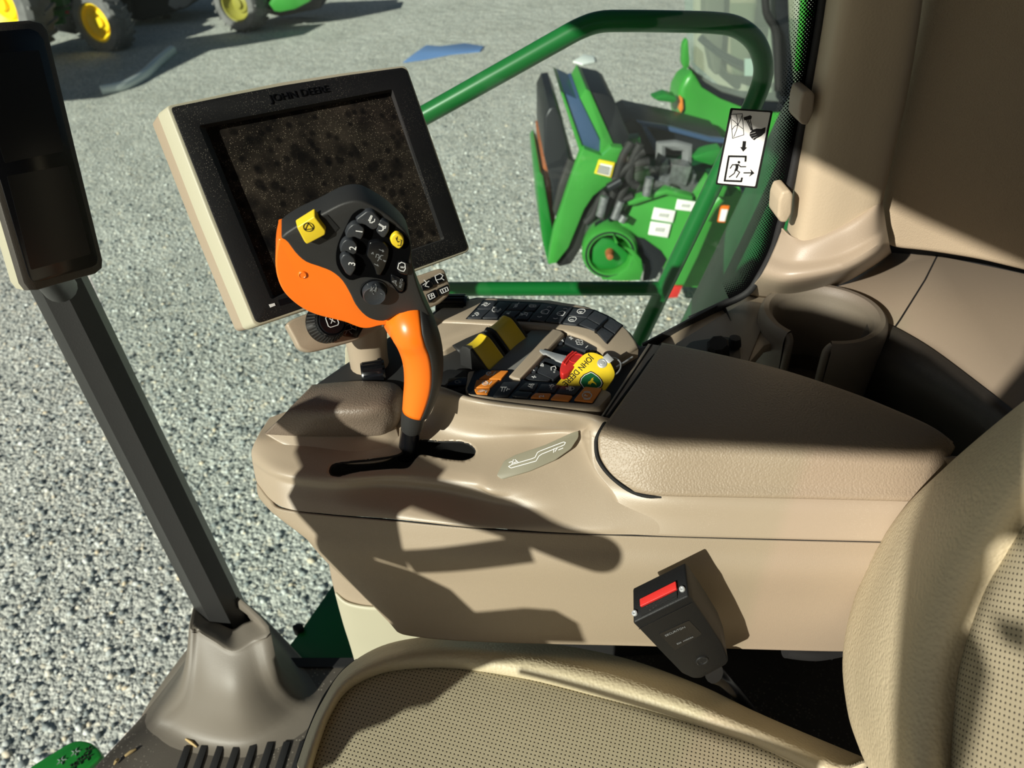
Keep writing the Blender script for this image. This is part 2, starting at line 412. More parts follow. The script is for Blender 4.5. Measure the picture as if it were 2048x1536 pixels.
def strokes(name, lines, n, w, m, parent, t=.0003, closed=False):
    """thin raised line art: polylines of world points on a face with normal n"""
    bm = bmesh.new(); n = Vector(n).normalized()
    for L in lines:
        for p, q in zip(L[:-1], L[1:]):
            d = q - p
            if d.length < 1e-6: continue
            s = d.cross(n).normalized() * (w / 2); e = d.normalized() * (w * .3)
            add_slab(bm, [p - e + s + n * t, q + e + s + n * t, q + e - s + n * t, p - e - s + n * t], -n * t * 1.5)
    return finish(name, bm, m, parent)

def text(name, body, o, xd, yd, size, m, parent, ext=.0003, lift=.0003, fit=None, align='LEFT', raise_out=False):
    """lettering; xd/yd reading and up directions"""
    cu = bpy.data.curves.new('lettering', 'FONT'); cu.body = body; cu.size = 1; cu.align_x = align; cu.align_y = 'BOTTOM_BASELINE' if align == 'LEFT' else 'CENTER'
    cu.resolution_u = 4
    t = bpy.data.objects.new('lettering', cu); C.objects.link(t)
    dg = bpy.context.evaluated_depsgraph_get(); me = bpy.data.meshes.new_from_object(t.evaluated_get(dg))
    bpy.data.objects.remove(t); bpy.data.curves.remove(cu)
    xd = Vector(xd).normalized(); yd = Vector(yd); yd = (yd - xd * yd.dot(xd)).normalized(); n = xd.cross(yd)
    bm = bmesh.new(); bm.from_mesh(me); bpy.data.meshes.remove(me)
    sx = size
    if fit: sx = fit / max(v.co.x for v in bm.verts)
    for v in bm.verts: v.co = Vector(o) + xd * v.co.x * sx + yd * v.co.y * size + n * lift
    r = bmesh.ops.extrude_face_region(bm, geom=list(bm.faces))
    bmesh.ops.translate(bm, verts=[g for g in r['geom'] if isinstance(g, bmesh.types.BMVert)], vec=n * ext)
    return finish(name, bm, m, parent)

def boolean(o, cutter):
    md = o.modifiers.new('cut', 'BOOLEAN'); md.object = cutter; md.operation = 'DIFFERENCE'; md.solver = 'EXACT'
    dg = bpy.context.evaluated_depsgraph_get(); me = bpy.data.meshes.new_from_object(o.evaluated_get(dg))
    old = o.data; o.modifiers.clear(); o.data = me
    if not me.materials: me.materials.append(old.materials[0])
    bpy.data.objects.remove(cutter)

SLOT_RIM = []
def bmesh_cut(o, poly):
    """open a hole with a clean edge in a shell: poly seen from above"""
    org = ORG[o.name]; q = [(p.x - org.x, p.y - org.y) for p in poly]; n = len(q)
    def inside(x, y):
        c = False
        for i in range(n):
            (x1, y1), (x2, y2) = q[i - 1], q[i]
            if (y1 > y) != (y2 > y) and x < (x2 - x1) * (y - y1) / (y2 - y1) + x1: c = not c
        return c
    bm = bmesh.new(); bm.from_mesh(o.data)
    dead = [f for f in bm.faces if inside(*f.calc_center_median().xy)]
    bmesh.ops.delete(bm, geom=dead, context='FACES')
    for v in bm.verts:
        if v.is_boundary:
            best = min(q, key=lambda p: (p[0] - v.co.x) ** 2 + (p[1] - v.co.y) ** 2)
            if (best[0] - v.co.x) ** 2 + (best[1] - v.co.y) ** 2 < .006 ** 2: v.co.x, v.co.y = best
    bv = [v.co for v in bm.verts if v.is_boundary]
    SLOT_RIM.append([Vector((x, y, min(bv, key=lambda c: (c.x - x) ** 2 + (c.y - y) ** 2).z)) + org for x, y in q + q[:1]])
    bmesh.ops.recalc_face_normals(bm, faces=bm.faces); bm.to_mesh(o.data); bm.free()

def P(pts, **k): return [A(u, v, **k) for u, v in pts]
def PZ(pts): return [A(u, v, z=z) for u, v, z in pts]
def zm(x0, y0, s): return lambda pts: [(x0 + x / s, y0 + y / s) for x, y in pts]
Z = Vector((0, 0, 1))
AZ, EL = math.radians(50), math.radians(27)
SV = Vector((-math.sin(AZ) * math.cos(EL), math.cos(AZ) * math.cos(EL), math.sin(EL)))   # towards the sun

# ================================================================== setting
gb = bmesh.new()
add_grid(gb, [[Vector((x, y, 0)) for x in np.linspace(-40, 120, 41)] for y in np.linspace(-90, 90, 41)])
o = struct(finish('ground', gb, 'gravel')); o['label'] = 'grey gravel yard'

# loose stones lying on the yard near the machine
def stones(n, x0, x1, y0, y1, r0, r1, seed):
    rg = np.random.default_rng(seed)
    bm = bmesh.new(); bmesh.ops.create_icosphere(bm, subdivisions=1, radius=1); bv = np.array([v.co[:] for v in bm.verts]); bf = np.array([[v.index for v in f.verts] for f in bm.faces]); bm.free()
    x = rg.uniform(x0, x1, n); y = rg.uniform(y0, y1, n); k = (y < x * .95 + 1.0) & (rg.random(n) > np.clip((np.hypot(x, y) - 3.6) / 8, 0, .97)); x, y = x[k], y[k]; n = len(x)
    r = r0 + (r1 - r0) * rg.random(n) ** 2; th = rg.uniform(0, 6.283, n)
    j = 1 + rg.uniform(-.25, .25, (n, len(bv), 1)); V = bv[None] * j * r[:, None, None] * np.stack([rg.uniform(.8, 1.3, n), rg.uniform(.7, 1.1, n), rg.uniform(.45, .8, n)], 1)[:, None]
    X = V[..., 0] * np.cos(th)[:, None] - V[..., 1] * np.sin(th)[:, None] + x[:, None]; Y = V[..., 0] * np.sin(th)[:, None] + V[..., 1] * np.cos(th)[:, None] + y[:, None]; Zz = V[..., 2] + r[:, None] * .15
    co = np.stack([X, Y, Zz], -1).reshape(-1, 3); fa = (bf[None] + (np.arange(n) * len(bv))[:, None, None]).reshape(-1, 3)
    me = bpy.data.meshes.new('loose_gravel'); me.vertices.add(len(co)); me.vertices.foreach_set('co', co.astype(np.float32).ravel())
    me.loops.add(fa.size); me.loops.foreach_set('vertex_index', fa.ravel().astype(np.int32)); me.polygons.add(len(fa)); me.polygons.foreach_set('loop_start', np.arange(0, fa.size, 3).astype(np.int32))
    me.update(calc_edges=True); me.materials.append(M['gravel_stone']); o = bpy.data.objects.new('loose_gravel', me); C.objects.link(o)
    o['kind'] = 'stuff'; o['label'] = 'loose grey stones strewn over the yard near the cab'; o['category'] = 'gravel'
stones(62000, 1.5, 12.0, -2.6, 7.5, .006, .022, 5)

# cab floor with its moulded mat; front edge follows the windscreen foot
fe = P([(160, 1560), (222, 1495), (300, 1410), (385, 1318), (430, 1290)], z=0) + P([(545, 1328), (720, 1330)], z=0)
fl_pts = cr_pts(fe[:5], 14) + fe[5:] + [Vector((.84, -.75, FL)), Vector((-.85, -.75, FL)), Vector((-.85, .6, FL)), Vector((-.3, .95, FL)), Vector((.25, .98, FL))]
o = struct(slab('floor', fl_pts, (0, 0, -.06), 'floor_mat', bevel=.008)); o['label'] = 'dirty brown rubber cab floor mat'
bm = bmesh.new()
for k in range(8):
    u0 = 352 + k * 33
    a, b = A(u0 + 18, 1494 - k * 1.5, z=0), A(u0 - 10, 1570, z=0); a2, b2 = A(u0 + 32, 1494 - k * 1.5, z=0), A(u0 + 6, 1570, z=0)
    add_slab(bm, [a + Z * .004, a2 + Z * .004, b2 + Z * .004, b + Z * .004], (0, 0, -.006), .001)
rib = finish('floor_rib', bm, 'rubber', o); rib['kind'] = 'structure'
# debris on the mat
strw = mat('dry_straw', (196, 170, 120), .8)
for k, (u, v, du, dv, h) in enumerate([(250, 1512, 22, -14, .004), (315, 1430, 6, -14, .003), (236, 1518, -8, 12, .004), (372, 1478, 22, 16, .003)]):
    t = tag(tube('straw', [A(u, v, z=h), A(u + du * .5, v + dv * .5 - 1, z=h + .002), A(u + du, v + dv, z=h)], [.0022, .003, .0015], strw, None, 6),
            ['broad scrap of straw on the floor mat near the green step', 'short straw lying at the mat edge left of the post boot', 'thin curled straw beside the broad scrap on the mat', 'curved dry stem in front of the post boot'][k], 'straw', 'straw on the floor mat')

# corner post (right front) and its boot
pa, pb = A(466, 1262, x=.86), A(118, 565, x=.91)
pd = (pb - pa).normalized()
o = struct(tube('trim_1', [pa - pd * .12, pb, pa + pd * 1.55], [.0475, .041, .036], 'post', None, 8, flat=.86, side=(.8, .6, 0), sharp=20)); o['label'] = 'charcoal corner post'
# boot: flared skirt, its top cut open round the post
rows = []
for r in ([(412, 1232, .140), (420, 1242, .138), (440, 1252, .132), (466, 1262, .126), (488, 1250, .132), (506, 1234, .140)],
          [(386, 1250, .155), (400, 1262, .150), (432, 1280, .142), (468, 1298, .135), (502, 1280, .142), (532, 1254, .155)],
          [(383, 1256, .150), (398, 1272, .145), (431, 1292, .137), (469, 1311, .130), (506, 1292, .137), (536, 1260, .150)],
          [(376, 1320, .105), (395, 1345, .10), (430, 1362, .10), (475, 1372, .10), (520, 1350, .10), (548, 1312, .11)],
          [(358, 1376, .055), (385, 1402, .055), (430, 1418, .058), (485, 1424, .058), (540, 1394, .055), (566, 1346, .06)],
          [(318, 1408, .008), (348, 1450, .006), (418, 1476, .006), (504, 1478, .006), (582, 1430, .006), (604, 1374, .008)],
          [(288, 1430, -.008), (322, 1490, -.005), (406, 1518, -.005), (526, 1518, -.005), (635, 1452, -.005), (656, 1384, -.008)]):
    f = PZ(r); c = (f[0] + f[-1]) / 2; c.z = 0; ax_ = Vector((pa.x, pa.y, 0))
    bk_ = [Vector((ax_.x + .02 + (ax_.x - p.x) * .35, ax_.y + .02 + (ax_.y - p.y) * .35, p.z)) for p in f[1:-1]]
    rows.append(cr_pts(f + bk_, 48, True) + [f[0]])
rows = [[a for a in r] for r in rows]; rows = list(zip(*[cr_pts(c, 30) for c in zip(*rows)]))
bm = bmesh.new(); add_grid(bm, rows); bmesh.ops.remove_doubles(bm, verts=bm.verts, dist=1e-5)
o = struct(finish('trim_2', bm, 'boot', None, 60)); o['label'] = 'flared taupe boot at the foot of the corner post'
md = o.modifiers.new('thickness', 'SOLIDIFY'); md.thickness = .004; md.offset = -1

# right side window and windscreen
GX = .885
def gx(y, z): return Vector((GX + .085 * (y + .40) + .115 * math.sin(math.pi * min(max(y + .38, 0), .98) / .98) + .02 * (z / 1.2), y, FL + z))
rows = [[gx(y, z) for y in np.linspace(.60, -.40, 30)] for z in np.linspace(-.30, 1.66, 14)]
bm = bmesh.new(); add_grid(bm, rows); o = struct(finish('window_1', bm, 'glass')); o['label'] = 'clear side window of the cab'
md = o.modifiers.new('thickness', 'SOLIDIFY'); md.thickness = .004; md.offset = 1
wa = [Vector((.965, .60, FL))] + [A(u, v, z=0) for u, v in [(385, 1322), (300, 1413), (222, 1498)]] + [Vector((.25, .96, FL)), Vector((-.25, .93, FL)), Vector((-.62, .62, FL))]
top = [Vector((p.x, p.y + .06, FL + 1.66)) for p in wa]
G = loft_grid([wa, [(a + b) / 2 + Vector((0, .03, 0)) for a, b in zip(wa, top)], top], 30, 8)
bm = bmesh.new(); add_grid(bm, G); o = struct(finish('window_2', bm, 'glass')); o['label'] = 'curved windscreen of the cab'

# cab roof, rear wall and the left side (out of frame, they shade the cab)
roof = [(.93, -.85), (.93, .52), (.72, .70), (.30, .80), (-.10, .72), (-.45, .58), (-.80, .40), (-.95, .30), (-.95, -.85)]
o = struct(slab('ceiling', [Vector((x, y, FL + 1.69)) for x, y in roof], (0, 0, .16), 'headliner', bevel=.02)); o['label'] = 'cab roof'
o = struct(slab('wall_rear', [Vector((-.9, -.80, FL)), Vector((.80, -.80, FL)), Vector((.80, -.80, FL + 1.7)), Vector((-.9, -.80, FL + 1.7))], (0, -.04, 0), 'headliner')); o['label'] = 'rear wall of the cab'
o = struct(slab('wall_left', [Vector((-.9, -.80, FL)), Vector((-.9, .42, FL)), Vector((-.9, .42, FL + 1.25)), Vector((-.9, -.80, FL + 1.25))], (-.04, 0, 0), 'headliner')); o['label'] = 'left door panel of the cab'  # unseen glass door built opaque and high to cut sky fill

# ------------------------------------------------------------------ right rear: pillar, trims, panel, ledge
rows = []
for (v, ul, um, ur, ue, x0) in ((-620, 1750, 1806, 1956, 1966, .775), (-300, 1706, 1756, 1894, 1903, .80), (-60, 1668, 1712, 1842, 1850, .815), (60, 1650, 1698, 1822, 1832, .822), (200, 1625, 1672, 1797, 1808, .83), (330, 1600, 1650, 1768, 1778, .837), (430, 1585, 1632, 1745, 1756, .84), (500, 1572, 1618, 1735, 1748, .842)):
    rows.append([A(ul - 4, v, x=x0 + .055), A(ul, v, x=x0 + .035), A((ul + um) / 2, v, x=x0 + .008), A(um + 12, v, x=x0), A((um + ur) / 2, v, x=x0), A(ur, v, x=x0 + .006), A(ue, v, x=x0 + .03), A(ue + 2, v, x=x0 + .06)])
o = struct(loft('trim_3', rows, 'beige', None, 40, 20, .003)); o['label'] = 'beige rear pillar cover'
# lower pillar trim, satin
rows = [[A(1560, 452, x=.875), A(1600, 478, x=.85), A(1680, 452, x=.842), A(1745, 412, x=.846), A(1757, 372, x=.875)],
        [A(1561, 468, x=.872), A(1600, 492, x=.842), A(1682, 466, x=.834), A(1746, 426, x=.838), A(1762, 396, x=.87)],
        [A(1545, 508, x=.862), A(1592, 524, x=.832), A(1680, 508, x=.824), A(1748, 470, x=.83), A(1768, 440, x=.868)],
        [A(1524, 548, x=.848), A(1578, 560, x=.822), A(1682, 542, x=.814), A(1752, 505, x=.822), A(1775, 480, x=.865)],
        [A(1490, 588, z=.700), A(1560, 594, z=.702), A(1672, 570, z=.702), A(1742, 534, z=.702), A(1782, 506, z=.70)]]
o = struct(loft('trim_4', rows, 'taupe', None, 40, 24, .003)); o['label'] = 'satin taupe foot of the rear pillar'
# fabric panel behind the pillar
pl = (A(1770, 480, x=.90), Vector((.92, -.30, 0)).normalized())
pts = P([(1870, -60), (1842, 60), (1808, 190), (1772, 330), (1764, 400), (1768, 460), (1780, 494), (1800, 500), (1860, 506), (1960, 522), (2060, 546), (2160, 570), (2260, 300), (2380, -500), (1940, -500)], pl=pl)
o = struct(slab('wall_right', rp(pts, .02), Vector((.03, .0, 0)), 'fabric', bevel=.012, seg=4)); o['label'] = 'fabric covered side panel behind the pillar'
o = struct(slab('wall_right_backing', P([(1840, -80), (1745, 300), (1735, 430), (1760, 520), (2200, 640), (2300, 300), (2400, -500), (1900, -500)], pl=(pl[0] + Vector((.13, 0, 0)), pl[1])), Vector((.03, 0, 0)), 'dark_wall')); o.name = 'wall_right'; o['label'] = 'dark body wall behind the fabric panel'
# window rubber and dotted frit band beside the pillar
edge = [(1652, -60), (1640, 40), (1618, 170), (1594, 300), (1573, 400), (1560, 450), (1545, 500), (1518, 552), (1492, 586), (1440, 612), (1380, 640)]
ep = [A(u, v, x=.876 if v < 560 else .868) for u, v in edge]
o = struct(tube('trim_5', ep, .0055, 'rubber', None, 10, 60)); o['label'] = 'black window seal'
e0 = cr_pts(ep, 60)[:52]; inn = []
for i, p in enumerate(e0):
    t = (e0[min(i + 1, 51)] - e0[max(i - 1, 0)]).normalized(); s = t.cross(Vector((1, 0, 0))).normalized()
    if s.y < 0: s = -s
    inn.append((p + Vector((-.001, 0, 0)), p + s * .034 + Vector((-.001, 0, 0))))
bm = bmesh.new(); lay = bm.loops.layers.uv.verify(); W = 0; V = []
for i, (a, b) in enumerate(inn):
    if i: W += (a - inn[i - 1][0]).length
    V.append((bm.verts.new(a), bm.verts.new(b), W))
for p, q in zip(V[:-1], V[1:]):
    f = bm.faces.new((p[0], p[1], q[1], q[0]))
    for l, uvv in zip(f.loops, ((0, p[2]), (.034, p[2]), (.034, q[2]), (0, q[2]))): l[lay].uv = uvv
o = struct(finish('trim_6', bm, 'frit')); o['label'] = 'black dotted edge printed on the window glass'
# window clips
for k, (pts, zc) in enumerate([([(1606, 184), (1622, 180), (1631, 190), (1627, 228), (1616, 251), (1604, 250), (1597, 240), (1600, 205)], 0), ([(1565, 384), (1580, 381), (1587, 390), (1584, 428), (1574, 446), (1562, 446), (1555, 436), (1558, 402)], 0)]):
    q = P(pts, x=.835)
    tag(slab('window_clip', rp(q, .003), Vector((.034, .0, 0)), 'taupe' if k == 0 else 'beige', None, .004, 3),
        ['taupe plastic window clip higher on the pillar, beside the sticker', 'cream plastic window clip low on the pillar near the corner trim'][k], 'clip')

# ledge behind the armrest (one surface, with the cup holder well and tray)
lp = PZ([(1300, 700, .695), (1360, 652, .70), (1440, 612, .70), (1490, 588, .70), (1560, 592, .70), (1680, 566, .70), (1745, 530, .70), (1775, 503, .70), (1870, 508, .70), (2080, 552, .70), (2140, 890, .70), (1956, 776, .70), (1856, 700, .70), (1780, 656, .70), (1738, 640, .70), (1640, 660, .70), (1530, 690, .70), (1500, 725, .70), (1420, 715, .70)])
ledge = slab('trim_7', lp, (0, 0, -.012), 'taupe', None, .004)
struct(ledge)['label'] = 'taupe ledge under the rear side window'
cc = A(1640, 655, z=.70)
bm = bmesh.new(); add_lathe(bm, cc, Z, [(0, .02), (.062, .02), (.062, -.05), (0, -.05)], 40); bmesh.ops.recalc_face_normals(bm, faces=bm.faces)
boolean(ledge, finish('cutter', bm, None))
o = struct(tube('trim_8', PZ([(1875, 510, .7005), (1850, 560, .7005), (1800, 640, .7005), (1765, 690, .7005)]), .0012, 'hole', None, 6)); o['label'] = 'seam across the rear ledge'
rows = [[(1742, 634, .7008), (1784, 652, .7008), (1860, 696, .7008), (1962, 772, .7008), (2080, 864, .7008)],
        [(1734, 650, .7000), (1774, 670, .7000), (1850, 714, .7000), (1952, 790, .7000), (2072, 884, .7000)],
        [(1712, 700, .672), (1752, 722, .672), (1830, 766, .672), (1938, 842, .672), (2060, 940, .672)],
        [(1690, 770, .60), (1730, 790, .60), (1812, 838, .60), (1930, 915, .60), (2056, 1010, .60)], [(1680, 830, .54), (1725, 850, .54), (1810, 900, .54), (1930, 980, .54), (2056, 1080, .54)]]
o = struct(loft('wall_right', [PZ(r) for r in rows], 'display_frame', None, 40, 24, .003)); o['label'] = 'inner wall of the rear ledge rolling down beside the armrest'  # dark frame material puts the channel's shade into the wall colour
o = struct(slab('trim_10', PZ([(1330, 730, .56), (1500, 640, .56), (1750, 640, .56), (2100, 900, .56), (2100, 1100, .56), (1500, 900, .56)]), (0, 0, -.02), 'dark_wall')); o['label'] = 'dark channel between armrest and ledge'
# grey insert in front of the cup holder with the socket in it, and the black tray
o = slab('socket_plate', rp(PZ([(1345, 690, .703), (1455, 622, .703), (1492, 600, .703), (1530, 606, .703), (1530, 640, .703), (1500, 715, .703), (1490, 740, .703)]), .008), (0, 0, -.006), 'plastic_grey', None, .002)
tag(o, 'grey plastic plate in front of the cup holder carrying the socket', 'trim plate')
t = thing('storage_tray', 'narrow black open tray between window glass and armrest lid', 'tray', A(1380, 660, z=.66))
outer = PZ([(1285, 690, .705), (1448, 604, .712), (1462, 640, .705), (1330, 712, .70)])
slab('floor', [p - Z * .04 for p in outer], (0, 0, -.003), 'black_soft', t).name = 'tray_base'
bm = bmesh.new()
for i in (0, 1):
    a, b = outer[i], outer[i + 1]; add_slab(bm, [a, b, b - Z * .045, a - Z * .045], Vector((.004, 0, 0)), .001)
finish('tray_wall', bm, 'black_soft', t)
# power socket with a cap
t = thing('power_socket', 'black capped power socket in the grey plate beside the cup holder', 'socket', A(1440, 700, z=.703))
slab('surround', rp(PZ([(1362, 702, .705), (1382, 682, .705), (1450, 672, .705), (1478, 678, .705), (1482, 716, .705), (1460, 730, .705), (1380, 722, .705)]), .006), (0, 0, -.004), 'black_soft', t, .0015)
lathe('cap', A(1436, 706, z=.706), Z + Vector((-.35, .2, 0)), [(0, .022), (.011, .022), (.0135, .019), (.0145, 0), (.0145, -.006)], 'rubber', t, 8, sharp=30)
lathe('hinge', A(1468, 690, z=.707), Z, [(0, .012), (.007, .011), (.009, 0)], 'rubber', t, 14)

# cup holder: curved wall with a gap towards the seat
t = thing('cup_holder', 'round charcoal cup holder with a handle gap, in the rear ledge', 'cup holder', cc - Z * .08)
r0 = .0735; view = (CAM - cc); va = math.atan2(view.y, view.x); gapc = math.atan2((A(1584, 760, z=.7) - cc).y, (A(1584, 760, z=.7) - cc).x)
prof = [(r0 - .012, -.085), (r0 - .012, .012), (r0 - .010, .020), (r0 - .006, .024), (r0, .024), (r0 + .004, .020), (r0 + .006, .010), (r0 + .004, -.02), (r0 - .002, -.12), (r0 - .012, -.12)]
g = math.radians(21)
bm = bmesh.new(); add_lathe(bm, cc, Z, prof, 64, Vector((1, 0, 0)), gapc + g, gapc + 2 * math.pi - g)
finish('cup_wall', bm, 'cup', t)
lathe('cup_base', cc - Z * .12, Z, [(0, .004), (r0 - .004, .004), (r0 - .004, 0), (0, 0)], 'cup', t, 40)
bm = bmesh.new()
for s in (-1, 1):
    a = gapc + s * g; d = Vector((math.cos(a), math.sin(a), 0)); w = Vector((-d.y, d.x, 0)) * -s
    path = [cc + d * (r0 - .004) - w * .003 + Z * .018, cc + d * (r0 - .003) + w * .002 + Z * .012, cc + d * (r0 - .001) + w * .004 - Z * .004, cc + d * (r0 - .002) + w * .004 - Z * .10]
    add_tube(bm, cr_pts(path, 14), .0052, 10)
finish('gap_lip', bm, 'cup', t)

# ================================================================== armrest console
con = thing('armrest_console', 'long taupe armrest console with control keys and slotted lever gate', 'armrest console', A(1000, 1290, z=.42))
# upper shell: from the key deck down over the lever gate to the seam
sh = [
 [(540, 838, .69), (600, 818, .69), (700, 800, .69), (800, 792, .70), (862, 772, .742), (940, 796, .748), (1000, 806, .748), (1060, 814, .748), (1130, 823, .748), (1178, 829, .747), (1212, 836, .745), (1300, 858, .738)],
 [(532, 850, .69), (598, 832, .69), (700, 815, .69), (800, 808, .698), (866, 786, .741), (940, 804, .747), (1002, 814, .747), (1062, 821, .747), (1130, 830, .747), (1176, 838, .744), (1205, 846, .742), (1295, 866, .735)],
 [(524, 862, .69), (590, 856, .69), (695, 850, .69), (800, 845, .692), (872, 830, .712), (950, 838, .722), (1010, 845, .724), (1068, 848, .726), (1128, 850, .727), (1170, 856, .726), (1192, 862, .733), (1290, 884, .727)],
 [(514, 880, .69), (580, 890, .69), (688, 900, .69), (800, 895, .69), (876, 882, .692), (958, 882, .698), (1020, 878, .702), (1076, 870, .706), (1125, 866, .712), (1162, 868, .718), (1188, 874, .727), (1288, 898, .721)],
 [(506, 900, .684), (562, 922, .685), (676, 945, .685), (790, 944, .686), (872, 940, .686), (948, 952, .687), (986, 966, .687), (1060, 940, .692), (1112, 912, .700), (1162, 886, .709), (1190, 886, .720), (1288, 912, .715)],
 [(507, 918, .676), (560, 946, .680), (664, 962, .680), (772, 956, .681), (872, 962, .681), (950, 976, .679), (1000, 992, .676), (1075, 990, .680), (1130, 965, .688), (1180, 930, .700), (1200, 925, .709), (1300, 948, .7045)],
 [(509, 930, .668), (563, 962, .670), (664, 978, .670), (772, 976, .669), (872, 984, .668), (950, 1000, .666), (1012, 1012, .667), (1080, 1022, .670), (1145, 1010, .677), (1205, 990, .686), (1250, 975, .693), (1330, 992, .6945)],
 [(514, 955, .655), (566, 992, .658), (664, 1008, .659), (770, 1020, .659), (870, 1034, .659), (948, 1044, .659), (1014, 1048, .660), (1082, 1050, .663), (1150, 1052, .665), (1215, 1050, .668), (1270, 1035, .6745), (1345, 1037, .6755)],
 [(520, 972, .648), (568, 1014, .649), (664, 1028, .651), (768, 1036, .653), (870, 1046, .655), (948, 1053, .656), (1014, 1058, .657), (1082, 1062, .658), (1152, 1065, .659), (1220, 1067, .660), (1290, 1069, .661), (1370, 1072, .6598)]]
shell = loft('upper_shell', [PZ(r) for r in sh], 'taupe', con, 220, 120, .004, sharp=60)
slot = [(658, 938), (668, 928), (700, 924), (760, 918), (800, 910), (815, 893), (840, 886), (900, 890), (935, 896), (952, 908), (948, 920), (925, 925), (880, 918), (845, 912), (832, 920), (815, 936), (780, 938), (720, 942), (680, 948), (662, 946)]
bmesh_cut(shell, cr_pts([A(u, v, z=.688) for u, v in slot], 120, True))
tube('gate_rim', SLOT_RIM[0], .0016, 'hole', con, 8)
slab('gate_well', [A(u, v, z=.672) for u, v in ((640, 950), (660, 915), (800, 890), (830, 875), (960, 880), (975, 925), (840, 930), (800, 950), (690, 962))], (0, 0, -.004), 'hole', con)
# flank under the pad
fl = [[(1180, 862, .731), (1310, 890, .73), (1500, 896, .73), (1700, 905, .73), (1930, 915, .728)],
      [(1185, 932, .7045), (1320, 945, .708), (1500, 950, .708), (1700, 955, .708), (1890, 958, .706)],
      [(1225, 985, .690), (1330, 995, .697), (1500, 1000, .698), (1700, 1003, .698), (1860, 1004, .697)],
      [(1245, 1028, .6735), (1340, 1036, .677), (1500, 1042, .678), (1700, 1046, .678), (1860, 1048, .678)],
      [(1265, 1069, .6595), (1360, 1072, .661), (1500, 1075, .661), (1700, 1080, .661), (1860, 1084, .661)]]
loft('side_flank', [PZ(r) for r in fl], 'taupe', con, 50, 20, .004)
tube('seam', [p + Vector((-.0005, 0, 0)) for p in PZ([(514, 962, .651), (540, 996, .648), (568, 1017, .6475), (664, 1030, .650), (768, 1038, .652), (870, 1048, .654), (1014, 1060, .656), (1152, 1067, .658), (1290, 1071, .660), (1500, 1077, .660), (1840, 1085, .660)])], .0011, 'hole', con, 6, 90)
# lower body
lb = [[(516, 966, .651), (540, 998, .649), (575, 1020, .649), (768, 1039, .652), (1014, 1061, .656), (1290, 1072, .660), (1500, 1078, .660), (1700, 1083, .660), (1850, 1087, .660)],
      [(526, 1000, .636), (552, 1026, .636), (598, 1046, .636), (780, 1066, .638), (1014, 1086, .642), (1290, 1098, .646), (1500, 1104, .646), (1700, 1108, .646), (1840, 1110, .646)],
      [(592, 1048, .615), (604, 1062, .614), (645, 1090, .614), (800, 1108, .614), (1014, 1126, .62), (1290, 1138, .625), (1500, 1145, .625), (1700, 1148, .625), (1830, 1150, .625)],
      [(648, 1112, .580), (658, 1122, .579), (700, 1142, .578), (830, 1158, .575), (1014, 1178, .58), (1290, 1190, .585), (1500, 1196, .585), (1700, 1200, .585), (1815, 1202, .585)],
      [(720, 1180, .540), (730, 1190, .539), (762, 1204, .538), (860, 1216, .535), (1014, 1228, .54), (1290, 1238, .545), (1500, 1244, .545), (1690, 1250, .545), (1800, 1254, .545)],
      [(778, 1240, .508), (790, 1248, .506), (815, 1256, .504), (880, 1264, .502), (1014, 1272, .505), (1290, 1280, .505), (1500, 1287, .505), (1680, 1292, .505), (1790, 1290, .505)],
      [(800, 1262, .494), (810, 1266, .494), (835, 1270, .494), (890, 1276, .494), (1014, 1282, .496), (1290, 1288, .497), (1500, 1294, .497), (1680, 1298, .497), (1790, 1296, .497)],
      [(812, 1240, .494), (820, 1244, .494), (845, 1248, .494), (895, 1255, .494), (1014, 1264, .496), (1290, 1270, .497), (1500, 1276, .497), (1680, 1280, .497), (1790, 1280, .497)]]
loft('lower_body', [PZ(r) for r in lb], 'taupe_soft', con, 80, 40, .004, sharp=60)
rearside = [[A(575, 1020, z=.649), A(640, 985, z=.649), A(800, 940, z=.649)], [A(790, 1248, z=.506), A(850, 1200, z=.506), A(960, 1150, z=.506)]]
# padded arm lid
pd_ = [[(1325, 694, .728), (1420, 712, .728), (1560, 746, .728), (1700, 792, .728), (1800, 834, .728), (1864, 864, .726), (1902, 892, .722)],
       [(1324, 688, .744), (1420, 707, .745), (1560, 741, .745), (1700, 787, .745), (1800, 827, .744), (1864, 857, .742), (1904, 886, .735)],
       [(1318, 697, .748), (1412, 716, .750), (1550, 752, .750), (1690, 796, .749), (1790, 834, .748), (1858, 862, .744), (1906, 888, .735)],
       [(1278, 756, .750), (1378, 772, .752), (1520, 796, .752), (1660, 824, .751), (1774, 852, .749), (1850, 874, .744), (1908, 892, .733)],
       [(1228, 826, .749), (1336, 842, .751), (1480, 856, .751), (1630, 872, .750), (1764, 886, .748), (1844, 896, .742), (1906, 898, .730)],
       [(1203, 862, .745), (1312, 880, .747), (1462, 888, .747), (1620, 898, .746), (1760, 906, .744), (1838, 912, .738), (1900, 908, .727)],
       [(1197, 885, .737), (1304, 908, .738), (1460, 912, .738), (1616, 920, .738), (1756, 926, .736), (1834, 930, .731), (1892, 926, .722)],
       [(1203, 918, .725), (1302, 936, .726), (1460, 940, .726), (1612, 946, .726), (1750, 950, .725), (1828, 952, .721), (1880, 948, .715)],
       [(1228, 952, .713), (1304, 965, .714), (1460, 968, .714), (1610, 972, .714), (1745, 975, .714), (1822, 976, .711), (1870, 974, .707)],
       [(1268, 980, .704), (1322, 988, .705), (1460, 991, .705), (1608, 994, .705), (1740, 997, .705), (1816, 999, .703), (1860, 998, .700)],
       [(1272, 976, .700), (1326, 984, .700), (1462, 987, .700), (1608, 990, .700), (1740, 993, .700), (1816, 995, .698), (1860, 995, .696)]]
pad = loft('armrest_pad', [PZ(r) for r in pd_], 'pad', con, 70, 60, .003, sharp=80)
